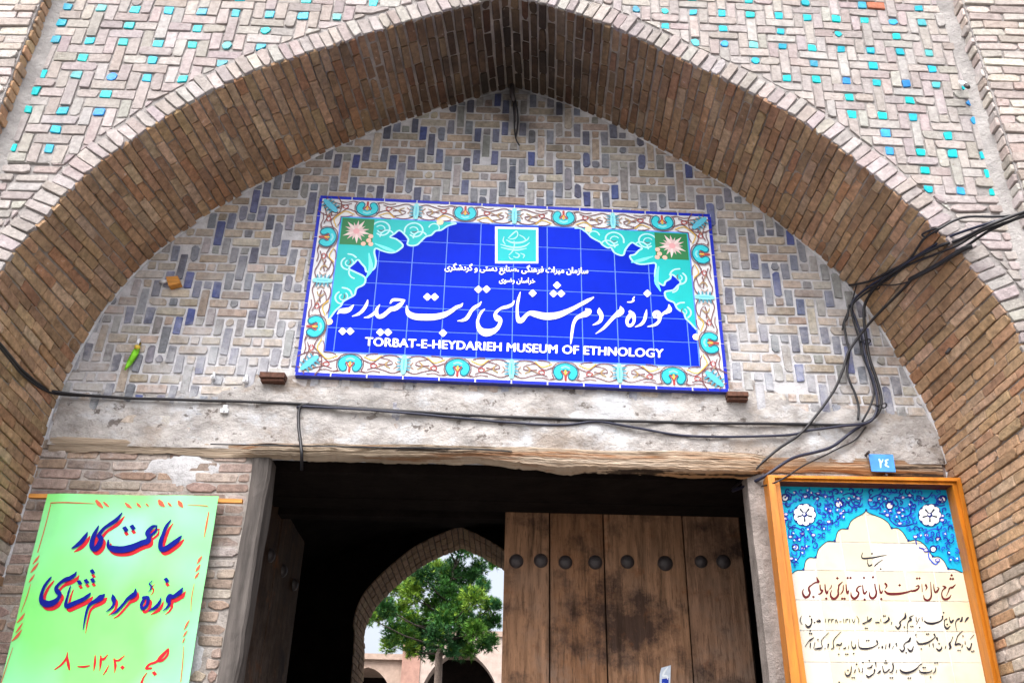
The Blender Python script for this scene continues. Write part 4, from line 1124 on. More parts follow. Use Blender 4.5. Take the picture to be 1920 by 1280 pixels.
pen(1640, 1140, 9.143, [
    [(1602, 155, 20), (1575, 185, 22), (1548, 232, 8)], [(1500, 150, 14), (1490, 205, 24), (1465, 222, 12)], [(1445, 175, 24), (1400, 210, 14), (1388, 290, 10), (1412, 385, 5)], [(1345, 200, 20), (1310, 238, 24), (1288, 195, 12), (1278, 145, 6)],
    [(1235, 178, 16), (1200, 200, 10), (1195, 282, 12), (1240, 344, 24), (1295, 300, 8)], [(1165, 130, 18), (1152, 190, 14), (1090, 232, 18), (980, 258, 26), (890, 242, 20), (850, 210, 12)], [(812, 145, 8), (816, 212, 10)], [(765, 165, 8), (720, 265, 8)], [(708, 140, 8), (714, 222, 10)],
    [(665, 118, 8), (600, 150, 14), (622, 190, 26), (580, 222, 14), (560, 300, 8), (566, 425, 4)], [(522, 75, 8), (525, 150, 26), (472, 192, 12), (430, 242, 18), (445, 282, 16), (400, 342, 24), (358, 300, 10)], [(292, 235, 12), (285, 268, 8)], [(240, 150, 16), (242, 190, 22), (192, 232, 20), (155, 242, 12)], [(103, 180, 8), (106, 220, 8)],
    [(1702, 450, 8), (1640, 522, 8)], [(1662, 600, 16), (1650, 650, 14), (1620, 702, 24), (1578, 655, 8)], [(1550, 560, 8), (1552, 612, 10)], [(1512, 618, 8), (1495, 668, 10)], [(1505, 385, 8), (1430, 460, 12), (1400, 540, 10), (1382, 620, 18), (1430, 602, 20), (1472, 612, 16)],
    [(1342, 480, 8), (1310, 560, 8), (1282, 602, 22), (1302, 660, 24), (1278, 692, 10)], [(1222, 638, 8), (1208, 682, 10)], [(1152, 650, 8), (1140, 692, 18), (1100, 718, 24), (1058, 680, 8)], [(1065, 505, 24), (1084, 552, 8)], [(1000, 600, 14), (1008, 662, 8)], [(938, 610, 8), (938, 650, 8)],
    [(1022, 440, 20), (1032, 490, 12), (960, 552, 16), (880, 592, 22), (770, 606, 20), (730, 570, 14), (715, 548, 6)], [(664, 645, 8), (642, 712, 18), (602, 728, 24), (568, 680, 8)], [(612, 505, 20), (592, 552, 22), (522, 592, 10), (500, 640, 14), (512, 690, 14), (470, 732, 22), (428, 690, 8)],
    [(370, 600, 18), (382, 645, 10)], [(322, 640, 8), (308, 690, 8)], [(250, 600, 8), (245, 662, 10)], [(195, 620, 8), (182, 690, 8)], [(140, 655, 14), (130, 685, 8)], [(75, 660, 14), (66, 688, 8)]], TXT,
    [(1245, 270), (1182, 70), (770, 325), (622, 306), (655, 306), (510, 315), (150, 125), (178, 127), (22, 238), (46, 238), (70, 238), (1668, 735), (1700, 727), (1512, 468), (1430, 715), (1465, 715), (1105, 600), (892, 436), (922, 434), (800, 690), (705, 450), (540, 756)], 1.5)
pen(1480, 1130, 9.6, [
    [(1482, 268, 14), (1440, 312, 26), (1400, 332, 14), (1340, 362, 20), (1318, 365, 10)], [(1408, 240, 8), (1410, 312, 10)], [(1212, 228, 6), (1250, 295, 9), (1240, 362, 6)], [(1130, 285, 8), (1160, 350, 9), (1182, 280, 7)], [(1085, 285, 8), (1088, 345, 9)], [(1015, 300, 8), (1045, 288, 14), (1060, 285, 8)], [(1015, 290, 8), (1018, 345, 9)], [(975, 280, 8), (982, 345, 9)], [(905, 332, 9), (935, 332, 9)],
    [(825, 352, 8), (842, 290, 9), (868, 352, 9)], [(795, 285, 10), (765, 300, 14)], [(758, 290, 8), (760, 345, 9)], [(735, 290, 10), (708, 298, 14)], [(700, 288, 8), (704, 345, 9)], [(650, 280, 8), (655, 345, 9)], [(500, 322, 22), (555, 325, 22), (530, 290, 10)], [(400, 288, 22), (402, 342, 14), (380, 402, 20), (335, 428, 24), (288, 378, 8)], [(218, 228, 6), (196, 300, 9), (232, 382, 6)],
    [(1575, 678, 22), (1592, 730, 12), (1500, 792, 16), (1370, 818, 24), (1270, 802, 18), (1250, 740, 8), (1245, 635, 5)], [(1192, 740, 8), (1190, 792, 18), (1150, 808, 22), (1128, 768, 8)], [(1120, 680, 8), (1122, 762, 8)], [(1072, 762, 8), (1060, 822, 8)], [(1012, 800, 18), (978, 818, 14)], [(942, 715, 12), (920, 752, 18), (862, 742, 16), (848, 765, 8)], [(905, 800, 8), (898, 825, 8)],
    [(932, 510, 8), (810, 642, 12), (790, 720, 10), (800, 792, 14), (758, 822, 12)], [(702, 740, 20), (690, 805, 8)], [(648, 800, 8), (636, 828, 8)], [(712, 525, 8), (590, 652, 10), (580, 720, 8), (592, 790, 12), (540, 812, 24), (458, 822, 12)], [(462, 700, 8), (440, 805, 8)], [(445, 615, 8), (390, 652, 20), (340, 692, 10), (288, 775, 6)], [(380, 720, 14), (375, 795, 12)], [(1815, 720, 8), (1805, 790, 10)], [(1742, 730, 8), (1735, 795, 10)], [(1670, 770, 14), (1660, 800, 8)]], TXT,
    [(1368, 450), (1400, 450), (455, 345), (370, 232), (1392, 672), (1430, 668), (1160, 905), (1018, 915), (1052, 915), (890, 915), (515, 655), (375, 495), (365, 545), (400, 545)], 1.5)
pen(1560, 1180, 8, [
    [(1558, 565, 8), (1546, 620, 12), (1512, 655, 6)], [(1502, 598, 8), (1480, 628, 12), (1400, 642, 20), (1330, 632, 16), (1308, 598, 6)], [(1345, 512, 14), (1300, 540, 10), (1280, 572, 14), (1200, 622, 20), (1110, 642, 22), (1040, 620, 18), (1018, 585, 6)], [(972, 598, 8), (962, 642, 8)], [(912, 508, 16), (922, 560, 12), (902, 620, 14), (868, 642, 10)],
    [(862, 590, 12), (820, 628, 14), (780, 632, 14), (762, 560, 8), (755, 535, 5)], [(722, 618, 20), (700, 642, 16), (678, 652, 8)], [(655, 492, 16), (662, 552, 6)], [(602, 528, 14), (582, 562, 16), (528, 572, 10)], [(640, 598, 18), (632, 642, 12), (590, 682, 16), (545, 704, 20), (505, 668, 6)], [(462, 568, 8), (450, 642, 10)], [(400, 568, 8), (412, 622, 10)], [(352, 598, 12), (328, 652, 6)], [(292, 548, 8), (280, 642, 12), (240, 688, 20), (200, 660, 10), (194, 618, 5)], [(105, 780, 14), (116, 800, 14)]], TXT,
    [(1545, 495), (1578, 492), (1370, 565), (1398, 565), (1480, 706), (1145, 720), (1178, 720), (875, 716), (908, 716), (806, 460), (794, 495), (822, 495), (560, 460), (465, 490), (370, 515), (240, 605), (303, 716), (333, 716)], 1.6)
ly.build("persian_text", M['ink'], board)

# ================================================================== the green banner on its rod
YN = -.075
ban = empty("green_banner", (-1.9, -.06, 1.9), "pale green cloth banner with blue and red Persian opening hours, hung on an orange rod", "banner")
mb = MB(); p0, p1 = un(56, 930, YN + .02), un(455, 940, YN + .02)
mb.box(p0.x, p1.x, YN + .006, YN + .03, 0, .02)
mb.v = [(x, y, lerp(p0.z, p1.z, (x - p0.x) / (p1.x - p0.x)) + z - .010) for x, y, z in mb.v]
mb.build("rod", M['rod'], ban)
bq = [un(x, y, YN) for x, y in ((90, 926), (411, 931), (350, 1300), (0, 1300))]
bq[2] = bq[2] + (bq[2] - bq[1]) * .12; bq[3] = bq[3] + (bq[3] - bq[0]) * .12
def wave(u, v): return .013 * mnoise.fractal(Vector((u * 3.0, v * 1.6, 2.7)), 1, 2, 4) + .005 * math.exp(-((u - .12 - .25 * v) * 9) ** 2) * (1 - v) + .005 * math.exp(-((u - .86 + .2 * v) * 9) ** 2) * (1 - v) + .008 * math.sin(u * 9 + v * 1.2) * (.25 + v) + .004 * math.sin(u * 23 + 1.5 * v) * (.1 + v) + .004
def bn(u, v):
    p = bq[0].lerp(bq[1], u).lerp(bq[3].lerp(bq[2], u), v); return Vector((p.x, YN - wave(u, v), p.z))
mb = MB(); g = [[mb.vert(bn(i / 60, j / 50)) for j in range(51)] for i in range(61)]
for i in range(60):
    for j in range(50): mb.face((g[i][j], g[i][j + 1], g[i + 1][j + 1], g[i + 1][j]))
mb.build("cloth", M['cloth'], ban, smooth=True)
def onban(x, y, o):
    p = un(x, y, YN)
    v = (bq[0].z - p.z) / (bq[0].z - bq[3].z); u = (p.x - lerp(bq[0].x, bq[3].x, v)) / (lerp(bq[1].x, bq[2].x, v) - lerp(bq[0].x, bq[3].x, v))
    return Vector((p.x, YN - wave(u, v) - .0012 - o, p.z))
NB, RB = (.004, .010, .20), (.46, .018, .03)
B1 = [[(1293, 362, 14), (1240, 440, 38), (1202, 540, 44), (1172, 630, 54), (1180, 705, 60), (1230, 705, 62), (1300, 662, 62), (1370, 612, 54), (1422, 556, 20)],
      [(1130, 425, 12), (1070, 440, 40), (1015, 510, 58), (1030, 560, 54), (1015, 610, 66), (950, 632, 68), (880, 662, 70), (800, 692, 82), (700, 708, 84), (600, 698, 78), (540, 665, 46), (538, 595, 20)], [(1125, 435, 10), (1110, 490, 30), (1050, 540, 30)],
      [(425, 425, 14), (378, 520, 50), (350, 600, 56), (345, 675, 62), (380, 700, 62), (430, 650, 66), (452, 580, 60), (430, 545, 56)], [(702, 268, 14), (640, 345, 46), (560, 402, 42), (490, 452, 36), (440, 512, 40)], [(290, 505, 16), (260, 560, 46), (210, 622, 50), (160, 662, 40), (108, 692, 16)]]
B2 = [[(725, 190, 14), (690, 242, 50), (620, 292, 64), (560, 312, 70), (500, 342, 50), (440, 392, 40), (402, 450, 55), (420, 500, 80), (450, 542, 70), (440, 592, 50), (380, 662, 80), (290, 702, 100), (212, 690, 108), (172, 640, 76), (182, 540, 50), (230, 420, 42), (300, 322, 32), (335, 278, 14)],
      [(632, 415, 14), (600, 500, 30), (572, 600, 36), (552, 690, 52), (566, 735, 74), (650, 702, 74), (740, 662, 70), (830, 622, 64), (900, 572, 54), (942, 525, 18)], [(1160, 550, 30), (1110, 592, 90), (1040, 642, 74), (950, 692, 50), (900, 752, 40), (870, 850, 34), (845, 960, 28), (820, 1105, 10)],
      [(1300, 556, 26), (1312, 612, 80), (1322, 682, 50), (1290, 752, 36), (1198, 824, 12)]]
B3 = [[(482, 466, 18), (470, 540, 72), (420, 582, 80), (350, 622, 50), (290, 692, 40), (220, 772, 40), (160, 832, 30), (88, 872, 12)], [(610, 610, 56), (680, 612, 60), (682, 682, 52), (650, 752, 50), (590, 782, 50), (575, 722, 50), (605, 655, 50)], [(752, 338, 10), (702, 390, 22), (736, 422, 26), (720, 480, 18), (690, 512, 8)],
      [(900, 615, 12), (872, 690, 46), (810, 762, 56), (698, 822, 16)], [(1242, 455, 14), (1200, 522, 68), (1150, 562, 64), (1085, 600, 60), (1042, 592, 80), (1012, 660, 80), (1030, 702, 42), (990, 772, 32), (928, 824, 10)]]
D1, D2, D3 = [(745, 462), (832, 442)], [(975, 182), (880, 338), (980, 322), (770, 357)], [(985, 335)]
ly = Layer(lambda x, y, o: onban(x, y, o)); ly2 = Layer(lambda x, y, o: onban(x, y, .0032 + o))
for (ox, oy, sc, S_, D_, r) in ((120, 920, 6.4, B1, D1, 6.2), (60, 1050, 8.533, B2, D2, 5.4), (200, 1050, 8.533, B3, D3, 5.6)):
    for st in zoomed(ox, oy, sc, S_):
        ly.stroke([(x + 4.2, y + 6.5, w_ * .96) for x, y, w_ in st], RB); ly2.stroke(st, NB)
    for d in D_:
        ly2.nuqta(ox + d[0] / sc, oy + d[1] / sc, r * 1.0, NB, -.35); ly.nuqta(ox + d[0] / sc + 1.5, oy + d[1] / sc + 8, r * .8, RB, -.35)
ly.build("red_shadow_lettering", M['ink'], ban); ly2.build("blue_lettering", M['ink'], ban)
ly = Layer(lambda x, y, o: onban(x, y, o))
for st in zoomed(80, 1180, 6.4, [[(300, 270, 10), (285, 340, 26), (230, 412, 24), (145, 475, 14)], [(295, 325, 22), (305, 400, 34), (316, 472, 20)], [(415, 437, 14), (490, 440, 26), (560, 428, 14)], [(630, 310, 16), (626, 400, 32), (612, 488, 10)],
        [(700, 315, 20), (700, 390, 34), (688, 490, 8)], [(700, 345, 26), (740, 352, 32), (788, 300, 10)], [(802, 428, 8), (770, 492, 22), (732, 545, 8)], [(865, 352, 20), (882, 430, 34), (872, 520, 8)], [(870, 368, 28), (910, 372, 24), (935, 362, 28), (992, 312, 10)],
        [(1522, 236, 20), (1478, 290, 36), (1430, 342, 44), (1412, 378, 40), (1462, 368, 28), (1512, 308, 26), (1526, 246, 16)], [(1412, 372, 36), (1360, 402, 30), (1300, 422, 28), (1258, 470, 28), (1320, 468, 26)], [(1265, 525, 12), (1222, 590, 24), (1202, 660, 36), (1212, 740, 44)]]): ly.stroke(st, RB)
ly.nuqta(80 + 968 / 6.4, 1180 + 455 / 6.4, 4.6, RB); ly.nuqta(80 + 1360 / 6.4, 1180 + 530 / 6.4, 5, RB, -.3)
LN = (.50, .10, .06)
for st in zoomed(120, 920, 6.4, [[(-150, 150, 9), (150, 152, 10), (380, 160, 3)], [(1500, 178, 4), (1700, 185, 8), (1735, 200, 4)], [(1745, 260, 8), (1715, 420, 16), (1690, 560, 6)],
        [(400, 128, 24), (430, 165, 36), (470, 205, 14)], [(485, 140, 12), (515, 170, 22), (545, 192, 8)], [(742, 150, 14), (775, 180, 28), (815, 207, 8)], [(878, 150, 12), (900, 175, 24), (925, 197, 8)], [(985, 155, 8), (1005, 172, 16), (1022, 190, 6)],
        [(1152, 128, 26), (1175, 160, 44), (1210, 192, 18)], [(1258, 150, 10), (1280, 175, 20), (1302, 194, 8)], [(1388, 138, 20), (1410, 172, 40), (1435, 205, 14)], [(1660, 790, 8), (1635, 830, 24), (1610, 875, 8)], [(1640, 890, 8), (1615, 935, 24), (1592, 970, 8)], [(1625, 985, 8), (1600, 1025, 20), (1580, 1055, 6)]]): ly.stroke([(x, y, w_ * 1.35) for x, y, w_ in st], LN, 4)
for st in zoomed(0, 880, 3.2, [[(310, 212, 3), (285, 320, 4), (235, 500, 4)], [(245, 520, 3), (228, 545, 10), (208, 570, 4)], [(240, 565, 4), (218, 595, 12), (195, 622, 4)], [(218, 635, 3), (200, 660, 9), (185, 680, 3)], [(195, 690, 2), (170, 770, 4), (135, 860, 2)],
        [(158, 865, 3), (138, 895, 11), (112, 920, 4)], [(145, 925, 3), (125, 955, 9), (105, 980, 3)], [(140, 965, 3), (115, 1000, 13), (82, 1030, 4)], [(88, 1070, 2), (55, 1170, 4), (20, 1280, 4)],
        [(1170, 690, 2), (1155, 770, 4), (1150, 850, 2)], [(1140, 905, 3), (1125, 930, 8), (1110, 960, 3)], [(1128, 965, 2), (1115, 985, 7), (1102, 1005, 2)], [(1112, 1010, 2), (1104, 1028, 6), (1098, 1040, 2)], [(1105, 1060, 2), (1098, 1150, 4), (1085, 1270, 4)]]): ly.stroke([(x, y, w_ * 1.35) for x, y, w_ in st], LN, 4)
ly.build("red_hours_lettering", M['ink'], ban)

# ================================================================== blue number plate
YP_ = -.055
pl = empty("house_number_plate", (un(1655, 868, YP_).x, -.04, un(1655, 868, YP_).z), "small sky blue enamel house number plate with pale Persian digits, above the framed board", "number plate")
mb = MB()
P = [un(1600 + x / 16, 830 + y / 16, YP_) for x, y in ((460, 330), (1190, 350), (1275, 870), (560, 850))]
f_ = [mb.vert(p) for p in P]; b_ = [mb.vert(p + Vector((0, .008, 0))) for p in P]
mb.face(f_[::-1]); mb.face(b_)
for i in range(4): mb.face((f_[i], f_[(i + 1) % 4], b_[(i + 1) % 4], b_[i]))
mb.build("plate", M['plate'], pl)
ly = Layer(plane(YP_ - .001))
for st in zoomed(1600, 830, 16, [[(775, 490, 50), (815, 590, 60), (820, 730, 40)], [(800, 570, 40), (850, 575, 50), (885, 500, 30)], [(1040, 500, 40), (970, 530, 55), (1000, 600, 50)], [(1000, 600, 50), (965, 660, 55), (1060, 715, 40)]]): ly.stroke(st, (.55, .85, .95), 4)
ly.build("digits", M['ink'], pl)
for (x, y) in ((1628, 848), (1661, 891)):
    p = un(x, y, YP_); mb = MB(); mb.tube([p + Vector((0, .05, .0)), p + Vector((0, -.012, 0))], .007, 7); mb.build("nail", M['iron'], pl)

# ================================================================== cables
def hit_soffit(px, py):
    """depth at which the sight line through (px, py) meets the front wall, the soffit or the back wall"""
    for k in range(77):
        Y = YF + .01 * k; p = un(px, py, Y); f = k / 76
        i = near(PO, p.x, p.z); q = (lerp(PO[i][0], PI[i][0], f), lerp(PO[i][1], PI[i][1], f))
        i = min(max(i, 1), NP - 2)
        tx, tz = PO[i + 1][0] - PO[i - 1][0], PO[i + 1][1] - PO[i - 1][1]
        if (p.x - q[0]) * (-tz) + (p.z - q[1]) * tx > 0: return Y
    return 0.0
def cable(name, pts, r, label, m='cable', n=7, group="black cables strung across the arch"):
    pts = [(x, y, min(Y, hit_soffit(x, y) - .022 - r) if Y < 0 else Y) for x, y, Y in pts]
    P = [un(x, y, Y) for x, y, Y in pts]
    S = [Vector(p) for p in smooth_path([tuple(p) for p in P], n)]
    mb = MB(); mb.tube([s_ + Vector((.0015 * mnoise.noise(s_ * 9), 0, .003 * mnoise.noise(s_ * 7))) for s_ in S], r, 7)
    o = mb.build(name, M[m], None, smooth=True)
    tag(o, label, "cable", group)
    return o
Z7 = lambda ox, oy, sc, P: [(ox + x / sc, oy + y / sc, Y) for x, y, Y in P]
cable("power_cable", [(-60, 590, -.95), (0, 645, -.74), (38, 690, -.42), (75, 722, -.2), (108, 735, -.06), (220, 745, -.03), (400, 751, -.03), (560, 757, -.03), (700, 767, -.03), (900, 779, -.03), (1100, 787, -.03), (1280, 792, -.03), (1500, 795, -.03), (1600, 796, -.04), (1632, 788, -.045), (1648, 772, -.05), (1652, 748, -.05), (1644, 712, -.05), (1631, 673, -.05), (1624, 634, -.05), (1620, 595, -.06), (1624, 564, -.09), (1651, 529, -.2), (1690, 501, -.36), (1717, 483, -.5), (1760, 462, -.66), (1796, 451, -.8), (1846, 427, -.95), (1889, 408, -1.0), (1960, 385, -1.05)], .0085,
      "longest black cable, running from the left edge under the sign to the upper right")
cable("power_cable", [(-60, 594, -.95), (0, 652, -.73), (40, 700, -.40), (78, 728, -.18), (110, 739, -.045), (160, 742, -.024)], .006, "short second black cable doubling the bend at the left edge of the arch")
cable("power_cable", [(556, 764, -.02), (575, 762, -.035), (700, 769, -.045), (860, 783, -.03), (1000, 795, -.03), (1060, 796, -.03), (1120, 790, -.03), (1200, 803, -.03), (1280, 816, -.03), (1400, 818, -.03), (1480, 815, -.03), (1520, 806, -.035), (1580, 798, -.06), (1625, 793, -.06), (1640, 780, -.06), (1645, 755, -.06), (1638, 715, -.06), (1626, 680, -.06), (1616, 634, -.06), (1606, 603, -.06), (1597, 572, -.06), (1612, 551, -.1), (1655, 521, -.22), (1700, 494, -.4), (1741, 466, -.58), (1790, 440, -.8), (1850, 420, -.95), (1900, 404, -1.0), (1960, 388, -1.05)], .007,
      "sagging black cable below the long straight cable, joining the bundle at the right", 'cable_blue')
cable("power_cable", [(580, 757, -.03), (566, 760, -.035), (560, 772, -.035), (560, 800, -.06), (563, 825, -.085), (566, 852, -.10), (566, 880, -.02)], .0085, "short black cable dropping over the lintel beam at the left of the doorway")
cable("power_cable", Z7(1280, 400, 2.56, [(800, 345, -.02), (830, 340, -.05), (900, 325, -.12), (970, 290, -.22), (1080, 230, -.40), (1125, 170, -.5), (1160, 120, -.56), (1230, 75, -.66), (1340, 20, -.82), (1500, 15, -.95), (1638, 0, -1.02), (1740, -40, -1.05)]), .0065, "uppermost thin black cable of the bundle, looping highest over the right of the arch")
cable("power_cable", Z7(1280, 400, 2.56, [(240, 1320, .25), (330, 1245, -.01), (380, 1195, -.05), (460, 1130, -.05), (560, 1060, -.045), (640, 970, -.04), (720, 860, -.04), (770, 750, -.05), (800, 660, -.06), (870, 560, -.10), (960, 460, -.2), (1060, 360, -.34), (1110, 310, -.42), (1180, 270, -.52), (1300, 195, -.7), (1380, 145, -.8), (1480, 80, -.92), (1600, 25, -1.0), (1740, -30, -1.05)]), .0075, "black cable slanting from the doorway corner up to the lower strand of the bundle")
cable("power_cable", Z7(1280, 400, 2.56, [(1090, 318, -.39), (1130, 298, -.45), (1200, 262, -.56), (1290, 208, -.69), (1350, 172, -.78), (1390, 160, -.82)]), .0125, "thick taped black splice on the cable bundle over the right of the soffit")
cable("power_cable", Z7(1280, 400, 2.56, [(800, 440, -.05), (790, 500, -.04), (775, 530, -.035), (785, 600, -.035), (800, 660, -.04), (790, 750, -.04), (800, 800, -.04), (830, 870, -.04), (846, 935, -.04), (842, 990, -.04)]), .0065, "slack black cable hanging left of the bundle beside the patterned bricks")
cable("power_cable", Z7(1280, 400, 2.56, [(890, 1000, -.04), (820, 1040, -.04), (730, 1110, -.045), (650, 1140, -.05), (540, 1170, -.055), (460, 1215, -.07), (390, 1262, -.06), (320, 1300, .02), (240, 1330, .2)]), .0085, "thick black cable from the bundle bend down to the top of the door", 'cable_blue')
cable("power_cable", Z7(1280, 400, 2.56, [(880, 1025, -.03), (820, 1090, -.03), (720, 1140, -.05), (600, 1200, -.09), (500, 1260, -.125), (440, 1290, -.125), (380, 1310, -.05)]), .0042, "thinnest black cable passing over the corner of the orange frame")
cable("power_cable", [(395, 832, -.075), (470, 834, -.095), (560, 835, -.098), (700, 838, -.098), (870, 841, -.098), (960, 846, -.09)], .0036, "thin dark wire lying along the top of the lintel beam")
cable("power_cable", Z7(1280, 400, 2.56, [(835, 340, -.02), (822, 390, -.02), (806, 440, -.03), (790, 480, -.03), (772, 522, -.02), (765, 560, -.014)]), .004, "short thin black wire at the nail where soffit and patterned wall meet")
cable("power_cable", Z7(1280, 400, 2.56, [(862, 1000, -.04), (900, 930, -.06), (918, 850, -.05), (896, 760, -.05), (868, 690, -.05), (846, 600, -.05), (822, 520, -.06), (812, 450, -.07), (860, 395, -.1), (985, 318, -.22), (1075, 255, -.38), (1190, 205, -.55), (1310, 160, -.75), (1420, 95, -.88), (1540, 45, -.97), (1740, -10, -1.05)]), .006, "black cable weaving between the thick pair at the right of the patterned wall")
cable("power_cable", Z7(1280, 400, 2.56, [(880, 350, -.05), (940, 345, -.16), (1010, 345, -.28), (1080, 330, -.36), (1112, 312, -.42)]), .004, "thin black wire bridging the two strands of the bundle on the soffit")
cable("power_cable", Z7(1280, 400, 2.56, [(1165, 118, -.56), (1150, 100, -.55), (1185, 82, -.58), (1225, 72, -.66), (1215, 95, -.64)]), .0055, "small knot of black wire on the upper strand over the soffit")
for (x, y, Y, lab) in ((1652, 760, -.06, "at the outer bend of the bundle"), (1622, 640, -.06, "half way up the bundle"), (1640, 538, -.2, "at the corner of the soffit")):
    Y = min(Y, hit_soffit(x, y) - .03); p = un(x, y, Y)
    t = MB(); t.tube([p + Vector((.03 * math.cos(a), -.022 * math.sin(a) * 1.0, .006 * math.sin(a * 2))) for a in [2 * math.pi * k / 14 for k in range(15)]], .0035, 6)
    tag(t.build("cable_tie", M['cable'], None, smooth=True), "thin black tie round the cables " + lab, "cable tie", "ties on the cable bundle")
# ---- hook and wires hanging from the crown of the arch
hk = empty("hanging_hook", (un(964, 180, -.06).x, -.06, un(964, 180, -.06).z), "dark iron hook with two loose wire ends hanging from the crown of the arch", "hook")
mb = MB(); mb.tube([un(960, 160, -.05), un(960, 178, -.07), un(963, 190, -.07)], [.016, .018, .012], 8)
mb.tube([un(962, 178, -.04), un(966, 205, -.05), un(966, 228, -.045)], .007, 7); mb.build("hook", M['iron'], hk, smooth=True)
for P in ([(962, 185, -.06), (964, 215, -.05), (965, 245, -.045), (968, 262, -.04), (974, 273, -.03)], [(966, 185, -.06), (971, 215, -.05), (970, 240, -.045), (967, 258, -.04)]):
    mb = MB(); S = smooth_path([tuple(un(*p)) for p in P], 6); mb.tube(S, .0055, 6); mb.build("wire", M['cable'], hk, smooth=True)

# ================================================================== small things fixed to the wall
# green rag on a nail
rg = empty("green_rag", (un(248, 650, -.02).x, -.02, un(248, 650, -.02).z), "narrow bright green rag tied to a nail on the left of the patterned wall", "rag")
mb = MB(); P = [(261, 648, 5), (256, 657, 10), (250, 668, 11), (243, 679, 9), (237, 689, 5), (234, 693, 2)]
S = smooth_path(P, 5); pr = None
for i, (x, y, w_) in enumerate(S):
    c = un(x, y, -.03 - .008 * math.sin(i * .7)); e = un(x + w_ * .5, y + w_ * .3, -.022); d = un(x - w_ * .5, y - w_ * .3, -.034)
    cur = [mb.vert(p) for p in (d, c, e, c + Vector((0, .010, 0)))]
    if pr:
        for k in range(4): mb.face((pr[k], pr[(k + 1) % 4], cur[(k + 1) % 4], cur[k]))
    pr = cur
mb.build("cloth_strip", M['leafcloth'], rg, smooth=True)
mb = MB(); mb.tube([un(261, 644, -.02), un(258, 650, -.035), un(255, 654, -.03)], [.012, .018, .010], 8); mb.build("knot", M['yellow'], rg, smooth=True)
mb = MB(); mb.tube([un(262, 636, .0), un(260, 640, -.04), un(258, 647, -.04)], [.008, .010, .006], 8); mb.build("nail", M['clip'], rg, smooth=True)
# orange wooden chip
chp = empty("wood_chip", (un(322, 525, -.03).x, -.03, un(322, 525, -.03).z), "small square orange wood chip pegged to the wall near the left curve of the arch", "wood chip")
mb = MB(); P = [(311, 519), (333, 517), (338, 530), (316, 536)]
f_ = [mb.vert(un(x, y, -.05)) for x, y in P]; b_ = [mb.vert(un(x, y, -.05) + Vector((0, .045, 0))) for x, y in P]
mb.face(f_[::-1]); mb.face(b_)
for i in range(4): mb.face((f_[i], f_[(i + 1) % 4], b_[(i + 1) % 4], b_[i]))
mb.build("chip", M['rod'], chp)
mb = MB(); mb.tube([un(300, 529, -.012), un(306, 528, -.03), un(313, 527, -.035)], [.006, .010, .008], 7); mb.build("peg", M['clip'], chp, smooth=True)
# cable clips
for (x, y, w_, h_, lab) in ((400, 703, 9, 12, "small white cable clip left of the sign, nearer the arch edge"), (461, 709, 11, 13, "small white cable clip left of the sign, beside the rusty peg"), (421, 766, 17, 14, "larger white clip just under the long cable left of the doorway")):
    t = MB(); a, b = un(x - w_ / 2, y + h_ / 2, -.03), un(x + w_ / 2, y - h_ / 2, -.03)
    t.box(a.x, b.x, -.034, -.002, a.z, lerp(a.z, b.z, .5)); t.box(lerp(a.x, b.x, .25), lerp(a.x, b.x, .8), -.03, -.002, lerp(a.z, b.z, .45), b.z)
    t.tube([(lerp(a.x, b.x, .5), -.02, lerp(a.z, b.z, .3)), (lerp(a.x, b.x, .5), -.042, lerp(a.z, b.z, .3))], .007, 8, (.5, .5, .5))
    tag(t.build("cable_clip", M['clip'], None), lab, "cable clip", "white clips left of the sign")
# pegs that carry the sign
for (x0, x1, y0, y1, lab) in ((487, 535, 700, 712, "rusty iron peg sticking out at the lower left of the sign"), (1364, 1402, 736, 747, "rusty iron peg sticking out at the lower right of the sign")):
    t = MB(); a, b = un(x0, y1, -.06), un(x1, y0, -.06)
    t.box(a.x, b.x, -.075, .0, a.z + .012, b.z); t.box(a.x + .004, b.x - .003, -.062, .0, a.z - .004, a.z + .010)
    for k in range(len(t.v)):
        v = t.v[k]; t.v[k] = (v[0] + .004 * mnoise.noise(Vector(v) * 30), v[1], v[2] + .004 * mnoise.noise(Vector(v) * 21))
    tag(t.build("iron_peg", mat("rusty_iron", base=(.10, .045, .03), vary=.5, vscale=50, rough=.8, bump=.6, bscale=90, bdist=.004), None), lab, "peg", "iron pegs under the sign")
# spot fixture on the right spandrel joint
fxp = empty("wall_fixture", (un(1808, 160, -.9).x, -.88, un(1808, 160, -.9).z), "small dark and white fixture in the joint of the right pilaster", "fixture")
mb = MB(); mb.tube([un(1800, 153, -.78), un(1806, 157, -.86), un(1812, 160, -.90)], [.008, .013, .012], 9); mb.build("cap", M['clip'], fxp, smooth=True)
mb = MB(); mb.tube([un(1811, 160, -.90), un(1816, 164, -.93)], [.013, .010], 9); mb.build("socket", M['iron'], fxp, smooth=True)
# nail in the right of the soffit
t = MB(); p = un(1778, 655, -.35); t.tube([p + Vector((.12, 0, .0)), p + Vector((.0, -.01, -.006)), p + Vector((-.02, -.012, -.03))], [.012, .012, .010], 8)
tag(t.build("bent_nail", M['iron'], None, smooth=True), "dark bent nail in the brick soffit on the right", "nail")
# sticker at the foot of the closed leaf
stk = Layer(plane(YD - .058))
stk.fill([(x, y) for x, y in ((1237, 1262), (1240, 1251), (1258, 1246), (1256, 1300), (1236, 1300))][::-1], (.55, .62, .72))
stk.fill([(1241, 1272), (1254, 1270), (1253, 1300), (1240, 1300)][::-1], (.02, .05, .40))
for st in ([(1252, 1250, 2), (1246, 1258, 3.5), (1243, 1266, 3.0), (1250, 1266, 3.2), (1252, 1272, 2)], [(1244, 1280, 2), (1250, 1284, 3), (1246, 1294, 2)]): stk.stroke(st, (.75, .80, .84), 4)
stk.build("sticker", M['ink'], lf)

